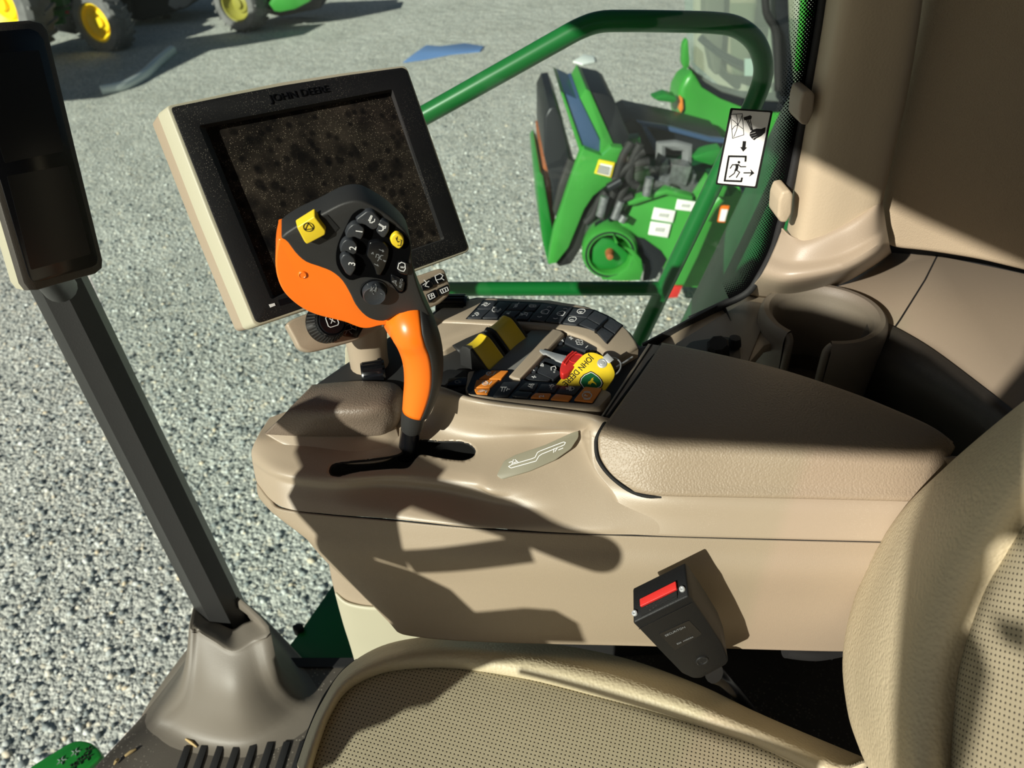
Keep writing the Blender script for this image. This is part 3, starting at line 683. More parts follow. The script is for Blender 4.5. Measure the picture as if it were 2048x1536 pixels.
tube('pad_gap', PZ([(1322, 690, .740), (1274, 758, .744), (1222, 828, .744), (1197, 868, .738), (1192, 890, .728), (1198, 922, .716), (1226, 957, .705), (1270, 986, .697), (1326, 995, .6965), (1460, 998, .6965), (1610, 1001, .6965), (1740, 1004, .6965), (1840, 1006, .695)]), .0022, 'hole', con, 8, 60)
slab('lid_strip', PZ([(1296, 686, .744), (1322, 690, .744), (1226, 826, .744), (1198, 836, .744)]), (0, 0, -.03), 'taupe', con, .002)
tube('strip_line', PZ([(1304, 688, .7445), (1208, 832, .7445)]), .0009, 'hole', con, 6)
# label with the lever diagram
lq = [A(993, 949, z=.692), A(1010, 920, z=.701), A(1086, 892, z=.712), A(1156, 862, z=.722), A(1158, 874, z=.717), A(1138, 904, z=.708), A(1090, 932, z=.698), A(1006, 958, z=.689)]
ln = (lq[2] - lq[0]).cross(lq[6] - lq[0]).normalized()
if ln.dot(CAM - lq[0]) < 0: ln = -ln
lo = sum(lq, Vector()) / 8; lpl = (lo + ln * .0035, ln)
lab_px = [(993, 951), (1008, 922), (1030, 910), (1090, 890), (1140, 867), (1157, 861), (1157, 874), (1142, 897), (1110, 920), (1060, 942), (1004, 959)]
lab = plab(slab('diagram_label', rp(P(lab_px, pl=lpl), .002), ln * -.006, 'grey_label', con, .0004), 'grey green label with white lever path diagram')
strokes('diagram', [P(x, pl=lpl) for x in ([(1022, 936), (1058, 926), (1072, 922), (1078, 912), (1084, 908), (1128, 890), (1131, 885), (1127, 884), (1080, 902), (1075, 905), (1070, 915), (1062, 918), (1024, 929), (1017, 933), (1022, 936)],
        [(1018, 925), (1024, 923)], [(1024, 928), (1027, 919)], [(1027, 926), (1034, 923)], [(1030, 919), (1036, 924)], [(1107, 905), (1108, 897)], [(1110, 903), (1116, 894)], [(1117, 900), (1126, 896)], [(1110, 897), (1124, 892)])], ln, .0007, 'mark', lab)
# padded palm rest block in front of the lever
pb_ = [[(624, 772, .728), (680, 766, .730), (735, 764, .730), (785, 768, .728), (806, 786, .718), (812, 800, .700)],
       [(618, 780, .735), (676, 778, .738), (735, 776, .738), (782, 780, .735), (802, 796, .722), (808, 812, .700)],
       [(596, 802, .737), (664, 806, .741), (730, 806, .741), (772, 804, .737), (795, 815, .722), (802, 830, .698)],
       [(576, 822, .733), (648, 826, .736), (722, 826, .736), (766, 822, .732), (788, 832, .717), (795, 845, .696)],
       [(552, 845, .718), (632, 848, .719), (714, 848, .719), (760, 846, .716), (780, 850, .706), (786, 858, .694)],
       [(531, 866, .700), (618, 870, .700), (706, 870, .700), (756, 868, .700), (772, 864, .698), (778, 866, .692)],
       [(534, 866, .694), (618, 868, .694), (706, 868, .694), (752, 866, .694), (768, 862, .694), (772, 862, .690)]]
loft('palm_rest', [PZ(r) for r in pb_], 'taupe_dark', con, 50, 30, .003, sharp=80)
loft('palm_rest_base', [PZ(r) for r in ([(530, 868, .698), (618, 871, .698), (706, 871, .698), (768, 866, .697), (790, 850, .695)],
      [(560, 885, .692), (622, 896, .690), (700, 905, .690), (768, 898, .690), (800, 880, .690)],
      [(590, 896, .688), (640, 918, .684), (700, 928, .684), (770, 922, .684), (805, 900, .684)])], 'taupe', con, 30, 14, .003)
# black shelf with a thumb wheel, between the display arm and the palm rest
slab('front_shelf', rp(PZ([(628, 771, .722), (690, 728, .722), (800, 660, .722), (850, 640, .722), (880, 700, .722), (850, 770, .722), (800, 775, .722)]), .004), (0, 0, -.05), 'black_soft', con, .003)
bm = bmesh.new(); c = A(748, 748, z=.722); ax = (A(790, 738, z=.722) - A(710, 750, z=.722)).normalized()
add_lathe(bm, c, ax, [(0, -.014), (.016, -.014), (.0175, -.011), (.0175, .011), (.016, .014), (0, .014)], 28)
side = ax.cross(Z).normalized()
for k in range(9):
    a = math.pi * (k + .5) / 9; d = Z * math.sin(a) + side * math.cos(a)
    add_box(bm, c + d * .0175, ax * .0115, d * .0012, d.cross(ax) * .0011)
finish('thumb_wheel', bm, 'black_gloss', con)
# key deck: base, rims, strips
deck = slab('deck_base', rp(PZ([(846, 642, .735), (868, 622, .735), (905, 604, .735), (955, 594, .735), (1100, 600, .735), (1175, 613, .735), (1228, 636, .735), (1262, 666, .735), (1279, 692, .735), (1300, 690, .735), (1215, 815, .735), (1175, 822, .735), (1050, 806, .735), (940, 790, .735), (880, 760, .735), (850, 700, .735)]), .004), (0, 0, -.05), 'black_soft', con, .002)
arc_o = [(862, 630), (880, 616), (905, 606), (935, 599), (962, 594), (1040, 596), (1100, 600), (1148, 606), (1190, 617), (1228, 634), (1256, 658), (1272, 680), (1277, 694)]
arc_i = [(1238, 716), (1224, 722), (1212, 706), (1192, 688), (1166, 674), (1130, 662), (1090, 654), (1040, 650), (985, 648), (940, 645), (880, 642)]
rim = slab('key_rim', PZ([(u, v, .750) for u, v in arc_o + arc_i]), (0, 0, -.045), 'taupe', con, .004, 3)
slab('rim_nose', rp(PZ([(1224, 722, .748), (1277, 694, .748), (1280, 700, .73), (1262, 726, .70), (1236, 740, .70)]), .003), (.004, 0, -.01), 'black_gloss', con, .001)
slab('deck_cheek', rp(PZ([(852, 646, .747), (940, 645, .748), (985, 648, .748), (968, 662, .746), (940, 674, .746), (912, 686, .745), (890, 700, .743), (860, 715, .735), (848, 690, .735)]), .004), (0, 0, -.04), 'taupe', con, .003, 3)
loft('tray_cuff', [PZ(r) for r in ([(905, 692, .744), (935, 677, .747), (962, 666, .748), (980, 660, .748)], [(915, 702, .744), (945, 688, .748), (968, 678, .749), (985, 670, .749)], [(925, 712, .736), (955, 698, .738), (978, 686, .738), (992, 678, .738)])], 'black_soft', con, 16, 8, .002)
slab('grey_strip', PZ([(1062, 660, .746), (1100, 660, .746), (1122, 662, .746), (1030, 752, .746), (1015, 750, .746), (985, 745, .746), (976, 742, .746)]), (0, 0, -.01), mat('grey_gloss_strip', (112, 111, 108), .3, speck=.3, sscale=900), con, .0012)
slab('recess_rail', PZ([(1104, 656, .752), (1122, 660, .752), (1128, 666, .752), (1040, 757, .752), (1026, 755, .752), (1018, 750, .752)]), (0, 0, -.014), 'taupe', con, .0025, 3)
slab('front_key_strip', rp(PZ([(936, 742, .748), (975, 738, .748), (1030, 752, .748), (1060, 766, .748), (1210, 778, .748), (1224, 786, .748), (1200, 812, .748), (1170, 818, .748), (1050, 808, .748), (945, 796, .748), (930, 780, .748)]), .004), (0, 0, -.03), 'taupe', con, .002)
slab('switch_plate', rp(PZ([(868, 752, .744), (895, 737, .746), (938, 740, .746), (934, 776, .746), (905, 790, .744), (870, 780, .74)]), .004), (0, 0, -.02), 'black', con, .002)
k6 = zm(840, 560, 4.267)
KZ = .7525
def key(poly, m, icon=None, im='mark', lab=None, z=KZ, name='key', iw=.0009, h=.004):
    q = [A(u, v, z=z) for u, v in k6(poly)]
    o = slab(name, rp(q, .0012, 2), (0, 0, -h), m, con, .0006, 2)
    if lab: o['label'] = lab
    if icon: strokes('symbol', [[A(u, v, z=z) for u, v in k6(L)] for L in icon], Z, iw, im, o)
    return o
def arc(cx, cy, rx, ry, a0=0, a1=360, n=12): return [(cx + rx * math.cos(math.radians(a0 + (a1 - a0) * i / n)), cy + ry * math.sin(math.radians(a0 + (a1 - a0) * i / n))) for i in range(n + 1)]
slab('key_bed', PZ([(u, v, .7508) for u, v in k6([(540, 170), (1035, 190), (1180, 212), (1320, 232), (1490, 252), (1610, 305), (1735, 385), (1600, 545), (1480, 425), (1340, 392), (1200, 376), (1060, 360), (800, 345), (390, 330)])]), (0, 0, -.004), 'black_gloss', con)
key([(545, 178), (665, 178), (605, 245), (488, 245)], 'key', [arc(562, 208, 18, 14, 30, 330), arc(560, 208, 9, 7), [(580, 214), (598, 200)], [(528, 214), (540, 208)]])
key([(482, 251), (598, 251), (522, 322), (402, 322)], 'key', [arc(485, 290, 17, 13, 180, 460), arc(485, 290, 9, 7), [(446, 308), (462, 303)]])
key([(676, 182), (778, 196), (660, 322), (532, 322)], 'key', [arc(636, 255, 20, 17, 0, 360), [(640, 238), (652, 246), (640, 260)], [(652, 275), (688, 244)], [(662, 276), (692, 252)], [(625, 232), (655, 232)]])
key([(788, 196), (925, 198), (870, 255), (738, 252)], 'key', [[(805, 232), (815, 208)], [(815, 234), (825, 206)], [(825, 230), (835, 204)], [(798, 236), (845, 196)]])
key([(728, 260), (862, 262), (790, 325), (675, 322)], 'key', [[(732, 304), (745, 282)], [(742, 304), (755, 280)], [(752, 300), (765, 276)], [(726, 312), (738, 300)], [(762, 280), (772, 272)]])
key([(938, 200), (1030, 206), (975, 260), (884, 262)], 'key', [arc(952, 222, 20, 11), arc(975, 222, 16, 10, -120, 120), [(930, 222), (990, 222)]])
key([(882, 270), (965, 271), (920, 333), (820, 330)], 'key', [[(858, 285), (915, 300)], [(868, 302), (905, 280)], [(890, 275), (920, 285), (908, 308)], [(850, 300), (872, 294)]])
for (dx, dy, ch) in ((0, 0, '1'), (136, 14, '2')):
    q = key([(1040 + dx, 200 + dy), (1165 + dx, 218 + dy), (1064 + dx, 350 + dy), (935 + dx, 335 + dy)], 'key', [[(1003 + dx, 312 + dy), (1018 + dx, 318 + dy), (1038 + dx, 312 + dy)], [(1088 + dx, 232 + dy), (1104 + dx, 228 + dy), (1120 + dx, 234 + dy)],
         [(1042 + dx, 262 + dy), (1080 + dx, 250 + dy), (1104 + dx, 262 + dy), (1085 + dx, 290 + dy), (1045 + dx, 288 + dy), (1030 + dx, 276 + dy), (1042 + dx, 262 + dy)]])
    u0, v0 = k6([(1062 + dx, 282 + dy)])[0]; e = A(u0, v0, z=KZ)
    text('digit', ch, e, A(u0 + 1, v0 - 6, z=KZ) - e, A(u0 - 6, v0 - .5, z=KZ) - e, .0058, 'mark', q)
for pl4, ch, uv in (([(1310, 240), (1480, 256), (1425, 318), (1268, 300)], '4', (1385, 282)), ([(1262, 307), (1420, 326), (1335, 380), (1218, 366)], '3', (1310, 350))):
    cx, cy = uv[0] - 8, uv[1] - 14
    q = key(pl4, 'key', [[(cx - 30, cy - 12), (cx - 8, cy - 20), (cx + 26, cy - 18), (cx + 34, cy - 2), (cx + 14, cy + 18), (cx - 20, cy + 18), (cx - 36, cy + 4), (cx - 30, cy - 12)]])
    u0, v0 = k6([uv])[0]; e = A(u0, v0, z=KZ)
    text('digit', ch, e, A(u0 + 1, v0 - 6, z=KZ) - e, A(u0 - 6, v0 - .5, z=KZ) - e, .0066, 'mark', q)
for poly in ([(1492, 262), (1600, 312), (1552, 385), (1425, 320)], [(1612, 316), (1722, 384), (1665, 452), (1566, 388)], [(1420, 328), (1540, 394), (1490, 425), (1356, 372)], [(1552, 400), (1654, 462), (1590, 530), (1500, 430)]):
    key(poly, 'key')
slab('key_divider', PZ([(u, v, .756) for u, v in k6([(1590, 318), (1608, 324), (1508, 424), (1490, 416)])]), (0, 0, -.006), 'black_gloss', con, .001)
# front row keys
slab('key_bed', rp(PZ([(u, v, .7488) for u, v in k6([(470, 765), (770, 765), (905, 862), (1570, 905), (1480, 1055), (640, 1000), (420, 970), (400, 930)])]), .003), (0, 0, -.003), 'black_gloss', con)
oi = lambda x, y: [arc(x, y, 22, 16, 20, 330), [(x - 14, y), (x - 4, y + 8), (x + 12, y - 8)], [(x + 34, y + 12), (x + 56, y - 16)]]
key([(612, 770), (755, 772), (690, 845), (502, 840)], 'orange_key', oi(588, 800), lab='orange key', z=.7508)
key([(482, 850), (670, 852), (592, 916), (462, 914)], 'orange_key', [arc(555, 880, 26, 16), [(535, 880), (575, 880)], [(592, 890), (612, 868)]], lab='orange key', z=.7508)
key([(462, 926), (600, 926), (575, 970), (482, 965)], 'orange_key', [arc(530, 955, 34, 16, 180, 350), [(510, 955), (540, 948)], [(560, 962), (572, 945)]], lab='orange key', z=.7508)
key([(712, 868), (856, 866), (750, 985), (622, 990)], 'key', [[(690, 915), (740, 915)], [(705, 918), (696, 950)], [(728, 918), (715, 955)], [(740, 932), (765, 932)], [(748, 925), (738, 945)]], z=.7508)
key([(902, 872), (1008, 880), (975, 943), (844, 928)], 'key', [[(930, 890), (975, 890)], [(940, 910), (960, 886)], [(925, 905), (950, 918), (965, 900)], [(945, 920), (960, 922)]], z=.7508)
key([(1032, 886), (1188, 896), (1150, 953), (1004, 943)], 'key', [[(1105, 898), (1140, 895)], [(1110, 915), (1125, 892)], [(1120, 918), (1145, 902)], [(1116, 930), (1124, 930)]], z=.7508)
key([(1208, 902), (1384, 902), (1320, 973), (1174, 960)], 'key', [arc(1290, 926, 24, 14, -120, 120), [(1244, 920), (1280, 922)], [(1250, 932), (1284, 930)], [(1270, 908), (1276, 945)], [(1285, 908), (1290, 945)]], z=.7508)
key([(824, 946), (960, 956), (920, 1000), (784, 985)], 'key', z=.7508)
o = key([(984, 962), (1122, 966), (1098, 1008), (942, 1000)], 'orange_key', lab='small orange key', z=.7508)
u0, v0 = k6([(1060, 1004)])[0]; e = A(u0, v0, z=.7508); text('digit', '2', e, A(u0 - 1, v0 - 6, z=.7508) - e, A(u0 - 6, v0 - .5, z=.7508) - e, .008, 'mark', o)
key([(1158, 970), (1302, 986), (1268, 1028), (1112, 1014)], 'orange_key', lab='small orange key', z=.7508)
o = key([(1408, 908), (1552, 922), (1470, 1038), (1314, 1020)], 'orange_key', [arc(1425, 985, 40, 26, 0, 360, 20), arc(1425, 985, 54, 34, 60, 120, 6), arc(1425, 985, 54, 34, 240, 300, 6)], lab='orange parking brake key', z=.7508)
u0, v0 = k6([(1432, 996)])[0]; e = A(u0, v0, z=.7508); text('letter', 'P', e, A(u0 + 1, v0 - 6, z=.7508) - e, A(u0 - 6, v0 - .5, z=.7508) - e, .0062, 'mark', o)
# climate keys in the recess
slab('climate_bed', PZ([(u, v, .741) for u, v in k6([(1200, 440), (1300, 430), (1450, 480), (1560, 570), (1560, 700), (1350, 880), (1200, 870), (860, 845)])]), (0, 0, -.008), 'black_gloss', con, .001)
key([(1190, 470), (1240, 490), (1216, 540), (1118, 550), (1130, 520)], 'key', [arc(1165, 520, 14, 10), [(1185, 525), (1180, 505), (1210, 500), (1222, 525)], [(1196, 520), (1215, 515)]], z=.746)
key([(1250, 478), (1310, 452), (1420, 490), (1520, 575), (1440, 612), (1330, 575), (1232, 528)], 'key', [[(1275, 492), (1305, 500)], [(1288, 484), (1290, 508)], arc(1346, 520, 16, 11), arc(1372, 524, 16, 11), arc(1354, 540, 16, 11), arc(1378, 544, 12, 9), [(1416, 578), (1432, 562)]], z=.746)
key([(1120, 556), (1230, 548), (1330, 590), (1420, 640), (1250, 640), (1100, 600)], 'black_gloss', z=.744)
key([(995, 668), (1050, 655), (1130, 675), (1220, 715), (1195, 790), (1100, 730), (985, 700)], 'key', z=.746)
key([(1060, 690), (1160, 725), (1200, 745), (1200, 800), (1140, 848), (1010, 790), (1000, 770)], 'key', [[(1028, 730), (1046, 712), (1054, 735), (1028, 730)], [(1120, 770), (1118, 745), (1152, 735), (1160, 755)], arc(1152, 765, 5, 4, n=6), arc(1146, 785, 5, 4, n=6)], z=.746)
key([(925, 715), (990, 710), (1010, 750), (985, 785), (880, 785)], 'key', [[(930, 755), (985, 745)], [(935, 735), (975, 775)], [(945, 770), (970, 730)], [(925, 742), (950, 752)]], z=.746)
key([(870, 800), (1000, 795), (1120, 845), (1090, 862), (855, 842)], 'key', [[(955, 825), (990, 830)], [(968, 836), (980, 818)]], z=.746)
key([(245, 836), (400, 825), (395, 895), (225, 900)], 'black_gloss', [arc(320, 870, 22, 12), [(330, 870), (350, 866)], [(335, 876), (348, 876)]], 'mark_dim', z=.748)
# small ribbed knob at the far corner
bm = bmesh.new(); c = A(906, 622, z=.735); ax = (A(940, 622, z=.735) - c).normalized()
add_lathe(bm, c, ax, [(0, -.020), (.0195, -.020), (.021, -.017), (.021, .017), (.0195, .020), (0, .020)], 28)
for k in range(10):
    a = math.pi * (k + .5) / 10; d = Z * math.sin(a) + ax.cross(Z).normalized() * math.cos(a); add_box(bm, c + d * .021, ax * .017, d * .0016, d.cross(ax) * .0016)
finish('side_wheel', bm, 'black_gloss', con)
# two yellow paddles in black housings
for dx, dy in ((0, 0), (192, -155)):
    kk = lambda pts: [(840 + (x + dx) / 4.267, 560 + (y + dy) / 4.267) for x, y in pts]
    base = PZ([(u, v, .736) for u, v in kk([(330, 742), (410, 742), (560, 742), (705, 595), (640, 560), (560, 560)])])
    # housing: two quarter-round fins with the yellow saddle between them
    f0 = A(*kk([(368, 735)])[0], z=.738); f1 = A(*kk([(560, 590)])[0], z=.738); wv = (f1 - f0); wd = wv.normalized()
    fore = (A(*kk([(520, 735)])[0], z=.738) - f0); fore = (fore - wd * fore.dot(wd)).normalized()
    hgt = .030
    def prof(s): return [(-.004, 0), (-.003, s * .7), (.002, s * .97), (.009, s), (.016, s * .93), (.030, s * .45), (.042, 0)]
    house = None
    bm = bmesh.new()
    for w0, w1 in ((0, .0035), (wv.length * .80, wv.length * .80 + .0035)):
        add_slab(bm, [f0 + wd * w0 + fore * a + Z * b for a, b in prof(hgt)], wd * (w1 - w0), .0008)
    house = finish('paddle_housing', bm, 'black_soft', con)
    rows = []
    for w in np.linspace(.004, wv.length * .80 - .001, 9):
        tt = (w / (wv.length * .8)) * 2 - 1; s = hgt * (.86 + .12 * tt * tt)
        rows.append([f0 + wd * w + fore * a + Z * b for a, b in prof(s)])
    y = loft('yellow_paddle', rows, 'yellow', house, 26, 18, .001)
    y['label'] = 'yellow rocker paddle'
# pedestal and under-console leg
loft('pedestal', [[A(u, v, x=.66 - .012 * k) for k, (u, v) in enumerate(r)] for r in
     ([(655, 1090), (672, 1075), (720, 1070), (790, 1090), (860, 1120)], [(664, 1150), (690, 1165), (740, 1180), (800, 1190), (870, 1200)], [(676, 1200), (700, 1210), (745, 1216), (800, 1210), (870, 1220)])], 'taupe', con, 24, 14, .004)
loft('leg_cover', [[A(u, v, x=.655 - .012 * k) for k, (u, v) in enumerate(r)] for r in
     ([(672, 1185), (695, 1205), (745, 1214), (800, 1208), (900, 1225)], [(688, 1245), (712, 1258), (760, 1262), (830, 1270), (920, 1270)], [(705, 1300), (735, 1312), (780, 1315), (850, 1310), (930, 1305)], [(730, 1390), (760, 1400), (810, 1405), (870, 1400), (940, 1390)])], 'cream', con, 24, 20, .004)

# ================================================================== control lever
lev = thing('control_lever', 'orange and black multi button control lever standing in the console gate', 'control lever', A(818, 915, z=.66))
hA, hB, hC = A(720, 403, d=.632), A(560, 478, d=.640), A(868, 645, d=.738)
hn = (hB - hA).cross(hC - hA).normalized()
if hn.dot(CAM - hA) < 0: hn = -hn
hp = (hA, hn)
def off(t): return (hA + hn * t, hn)
head = [(563, 474), (597, 450), (640, 430), (676, 411), (700, 403), (718, 402), (738, 408), (775, 430), (805, 456), (818, 474), (823, 494), (824, 520), (832, 560), (845, 598), (862, 636), (876, 668), (880, 690), (868, 700), (850, 668), (838, 646), (820, 630), (800, 628), (784, 636), (768, 643), (748, 641), (730, 632), (712, 612), (700, 588), (684, 562), (664, 545), (640, 535), (612, 525), (592, 508), (574, 484)]
slab('head_shell', cr_pts(P(head, pl=hp), 90, True), hn * -.030, 'black_soft', lev, .004, 3, bb=True)
oh = [(560, 478), (556, 486), (552, 506), (551, 530), (555, 556), (565, 580), (582, 600), (606, 618), (632, 630), (662, 638), (690, 645), (708, 652), (724, 657), (740, 657), (760, 652), (784, 650), (812, 648), (838, 648), (846, 640), (830, 610), (790, 590), (740, 560), (690, 520), (640, 490), (590, 478)]
orange_h = slab('thumb_rest', cr_pts(P(oh, pl=off(-.007)), 90, True), hn * -.034, 'orange', lev, .011, 4, bb=True)
lathe('dimple', A(605, 550, pl=off(-.0062)), hn, [(0, .0003), (.0024, .0003), (.003, .0008), (.0038, .0002), (.004, -.001)], 'orange', orange_h, 20)
# shaft, collar, grip (one swept body, orange palm side and black back side)
tube('shaft', [A(812, 930, d=.872), A(816, 900, d=.852), A(820, 870, d=.832), A(824, 835, d=.806)], [.0115, .0112, .0108, .0105], 'black_gloss', lev, 20, 14)
tube('collar', [A(823, 856, d=.815), A(824, 850, d=.811), A(826, 838, d=.804), A(829, 820, d=.795)], [.0112, .0122, .0128, .0135], 'black_soft', lev, 24)
gp = [(831, 826, .797, .0145), (838, 800, .790, .0170), (846, 760, .777, .0195), (846, 720, .763, .0208), (838, 684, .750, .0222), (824, 654, .739, .0232), (806, 630, .730, .0225), (796, 608, .7345, .0180), (788, 590, .7385, .0110)]
path = cr_pts([A(u, v, d=d) if v > 640 else A(u, v, pl=off(-(r + .004))) for u, v, d, r in gp], 28); rad = [q.x for q in cr_pts([Vector((r, 0, 0)) for *_, r in gp], 28)]
def sector(a0, a1, k, grow=0):
    bm = bmesh.new(); a = None; rings = []
    for i, p in enumerate(path):
        T = (path[min(i + 1, 27)] - path[max(i - 1, 0)]).normalized(); a = (RT - T * RT.dot(T)).normalized(); b = T.cross(a)
        rings.append([bm.verts.new(p + (a * math.cos(t) + b * math.sin(t)) * (rad[i] + grow)) for t in [math.radians(a0 + (a1 - a0) * j / k) for j in range(k + 1)]])
    for i in range(27):
        for j in range(k): bm.faces.new((rings[i][j], rings[i][j + 1], rings[i + 1][j + 1], rings[i + 1][j]))
    return bm
for nm, a0, a1, m in (('grip_front', 118, 299, 'orange'), ('grip_back', 300, 477, 'black_soft')):
    g_ = finish(nm, sector(a0, a1, 24), m, lev, 60); md = g_.modifiers.new('thickness', 'SOLIDIFY'); md.thickness = .003; md.offset = -1
    bpy.context.view_layer.objects.active = g_
lathe('grip_core', path[0], (path[1] - path[0]).normalized(), [(0, 0), (.0135, 0), (.0135, .004), (0, .004)], 'black_soft', lev, 24)
# key cluster
k7 = zm(660, 400, 6.98)
rec = k7([(280, 260), (330, 190), (430, 128), (500, 140), (600, 150), (720, 235), (860, 330), (1040, 465), (1110, 580), (1122, 720), (1085, 900), (1075, 1100), (1060, 1260), (960, 1300), (840, 1160), (640, 1090), (440, 1080), (300, 1120), (190, 1060), (100, 920), (84, 780), (110, 620), (180, 460)])
bed = slab('key_bed', cr_pts(P(rec, pl=off(.0006)), 60, True), hn * -.004, 'bed_black', lev)
def hkey(poly, h, m='key', name='key', rr=.0022, bev=.0016, taper=1.08):
    q = P(k7(poly), pl=off(.0008 + h))
    return slab(name, rp(q, rr, 3), hn * -(h + .002), m, lev, bev, 3, taper)
def hsym(o, lines, h, im='mark', w=.0006): return strokes('symbol', [P(k7(L), pl=off(.0008 + h)) for L in lines], hn, w, im, o)
def htext(o, ch, uv, size, h, im='mark'):
    (u, v), = k7([uv]); e = A(u, v, pl=off(.0008 + h))
    return text('digit', ch, e, A(u + 1.2, v - 6, pl=off(.0008 + h)) - e, A(u - 6, v - 1.5, pl=off(.0008 + h)) - e, size, im, o, .0002, .0002)
o = hkey([(362, 278), (440, 220), (520, 158), (600, 162), (650, 225), (705, 285), (660, 400), (590, 420), (480, 340), (390, 335)], .004)
hsym(o, [[(540, 285), (575, 215), (590, 222), (560, 290), (540, 285)], [(560, 290), (556, 315), (590, 318)], [(625, 265), (618, 300), (585, 310)]], .004)
o = hkey([(700, 285), (740, 282), (832, 335), (818, 440), (760, 525), (722, 520), (645, 440), (668, 380)], .004)
hsym(o, [[(680, 340), (735, 375), (780, 365), (770, 395), (735, 385)], [(690, 330), (745, 365)], [(680, 425), (720, 430), (745, 405)], [(735, 400), (748, 402), (744, 418)]], .004)
o = hkey([(842, 560), (872, 495), (930, 466), (1000, 500), (1034, 560), (1028, 630), (968, 690), (918, 668), (860, 620)], .004, 'yellow')
hsym(o, [[(945, 630), (985, 635), (1000, 560), (975, 555)], [(950, 590), (925, 550), (940, 510)], [(915, 530), (945, 545)], [(940, 575), (975, 580)]], .004, 'ink'); o['label'] = 'yellow key'
for poly, ch, uv in (([(214, 500), (252, 405), (322, 342), (392, 338), (480, 402), (470, 480), (432, 560), (335, 512), (252, 540)], '1', (448, 472)), ([(142, 685), (172, 602), (232, 552), (330, 572), (380, 640), (370, 738), (330, 768), (222, 712), (150, 738)], '2', (358, 706)), ([(142, 832), (192, 762), (270, 762), (350, 830), (362, 960), (292, 1072), (222, 1030), (152, 902)], '3', (345, 922))):
    o = hkey(poly, .006); htext(o, ch, uv, .0085, .006)
o = hkey([(512, 780), (552, 602), (660, 576), (760, 602), (822, 680), (812, 800), (760, 950), (700, 1052), (652, 1050), (620, 940), (562, 840)], .003, 'black_gloss')
hsym(o, [[(640, 800), (650, 755), (680, 760), (690, 800)], [(690, 690), (750, 715)], [(735, 695), (752, 716), (732, 722)], [(620, 890), (675, 920)], [(660, 900), (678, 922)], [(670, 800), (720, 830)], [(665, 850), (715, 770), (740, 775)], [(580, 750), (600, 730), (604, 754)], [(745, 840), (780, 850), (765, 860), (745, 840)]], .003, 'mark_dim')
o = hkey([(952, 870), (1062, 872), (1114, 922), (1090, 1060), (962, 1030), (932, 960)], .0025, 'black_gloss')
hsym(o, [[(960, 890), (1000, 868), (1045, 885), (1052, 960), (1030, 995), (985, 985), (945, 955), (960, 890)]], .0025); htext(o, 'E', (1032, 952), .0046, .0025)
o = hkey([(852, 1042), (960, 1080), (1050, 1150), (1022, 1280), (960, 1280), (852, 1150)], .0018, 'black_gloss')
hsym(o, [[(870, 1135), (925, 1125), (915, 1160), (930, 1195)], [(870, 1140), (912, 1160)]], .0018, 'mark_dim'); htext(o, 'AUTO', (996, 1228), .0038, .0018, 'mark_dim')
cK = A(*k7([(612, 1262)])[0], pl=off(0))
o = lathe('round_switch', cK, hn, [(0, .0085), (.008, .0085), (.0098, .0092), (.0106, .008), (.0108, 0)], 'key', lev, 36)
hsym(o, [[(560, 1240), (615, 1260)], [(575, 1210), (590, 1285)], [(560, 1270), (610, 1220)], [(620, 1270), (650, 1210), (640, 1275), (620, 1270)], [(520, 1170), (528, 1185)], [(632, 1175), (642, 1190)], [(710, 1305), (730, 1312)], [(602, 1305), (612, 1315)]], .0082, 'mark_dim', .0005)
lathe('switch_ring', cK, hn, [(.0128, -.001), (.0128, .0016), (.0122, .0018), (.0116, .0006), (.0112, -.001)], 'black_gloss', lev, 36)
# raised yellow rocker with its dark pocket
slab('rocker_pocket', P([(630, 438), (655, 430), (678, 456), (655, 480), (640, 474)], pl=off(.0007)), hn * -.002, 'hole', lev)
yk = slab('yellow_rocker', rp(P([(594, 455), (629, 433), (651, 462), (650, 470), (614, 489), (609, 484)], pl=off(.007)), .0014, 3), hn * -.010, 'yellow', lev, .0012, 3, 1.1)
yk['label'] = 'raised yellow rocker key'
cy = A(617, 454, pl=off(.0072)); ra = .0042; e1, e2, _ = frame_of(hn)
strokes('symbol', [ring_pts(cy, e1 * ra, e2 * ra, 20) + [cy + e1 * ra], [cy + e1 * ra * .9 - e2 * .0005, cy - e1 * ra * .5 + e2 * ra * .8, cy - e1 * ra * .5 - e2 * ra * .8, cy + e1 * ra * .9 - e2 * .0005]], hn, .0005, 'ink', yk)

# ================================================================== touch screen monitor
def quad_rect(c, W):
    rs = [ray(*p) for p in c]
    t = np.linalg.solve(np.array([-rs[1], rs[2], -rs[3]]).T, -np.array(rs[0])); t = [1, *t]
    p = [rs[i] * float(t[i]) for i in range(4)]; s = W / (p[1] - p[0]).length
    return [CAM + q * s for q in p]
mon = thing('touchscreen_monitor', 'dusty black touchscreen monitor in a cream housing above the console', 'monitor', A(720, 700, z=.72))
q = quad_rect([(339, 214), (808, 134), (936, 498), (513, 647)], .280)
mx_ = (q[1] - q[0]).normalized(); mn = (q[1] - q[0]).cross(q[3] - q[0]).normalized()
if mn.dot(CAM - q[0]) < 0: mn = -mn
mp = (q[0], mn)
def mo(t): return (q[0] + mn * t, mn)
outer = [(339, 216), (350, 210)] and [(341, 214), (460, 190), (565, 170), (690, 150), (806, 134), (814, 140), (875, 318), (936, 494), (932, 501), (720, 577), (520, 646), (511, 642), (425, 428)]
inner = [(397, 251), (785, 178), (889, 479), (542, 599)]
op = rp(P(outer, pl=mp), .004, 3); ip = rp(P(inner, pl=mp), .003, 3)
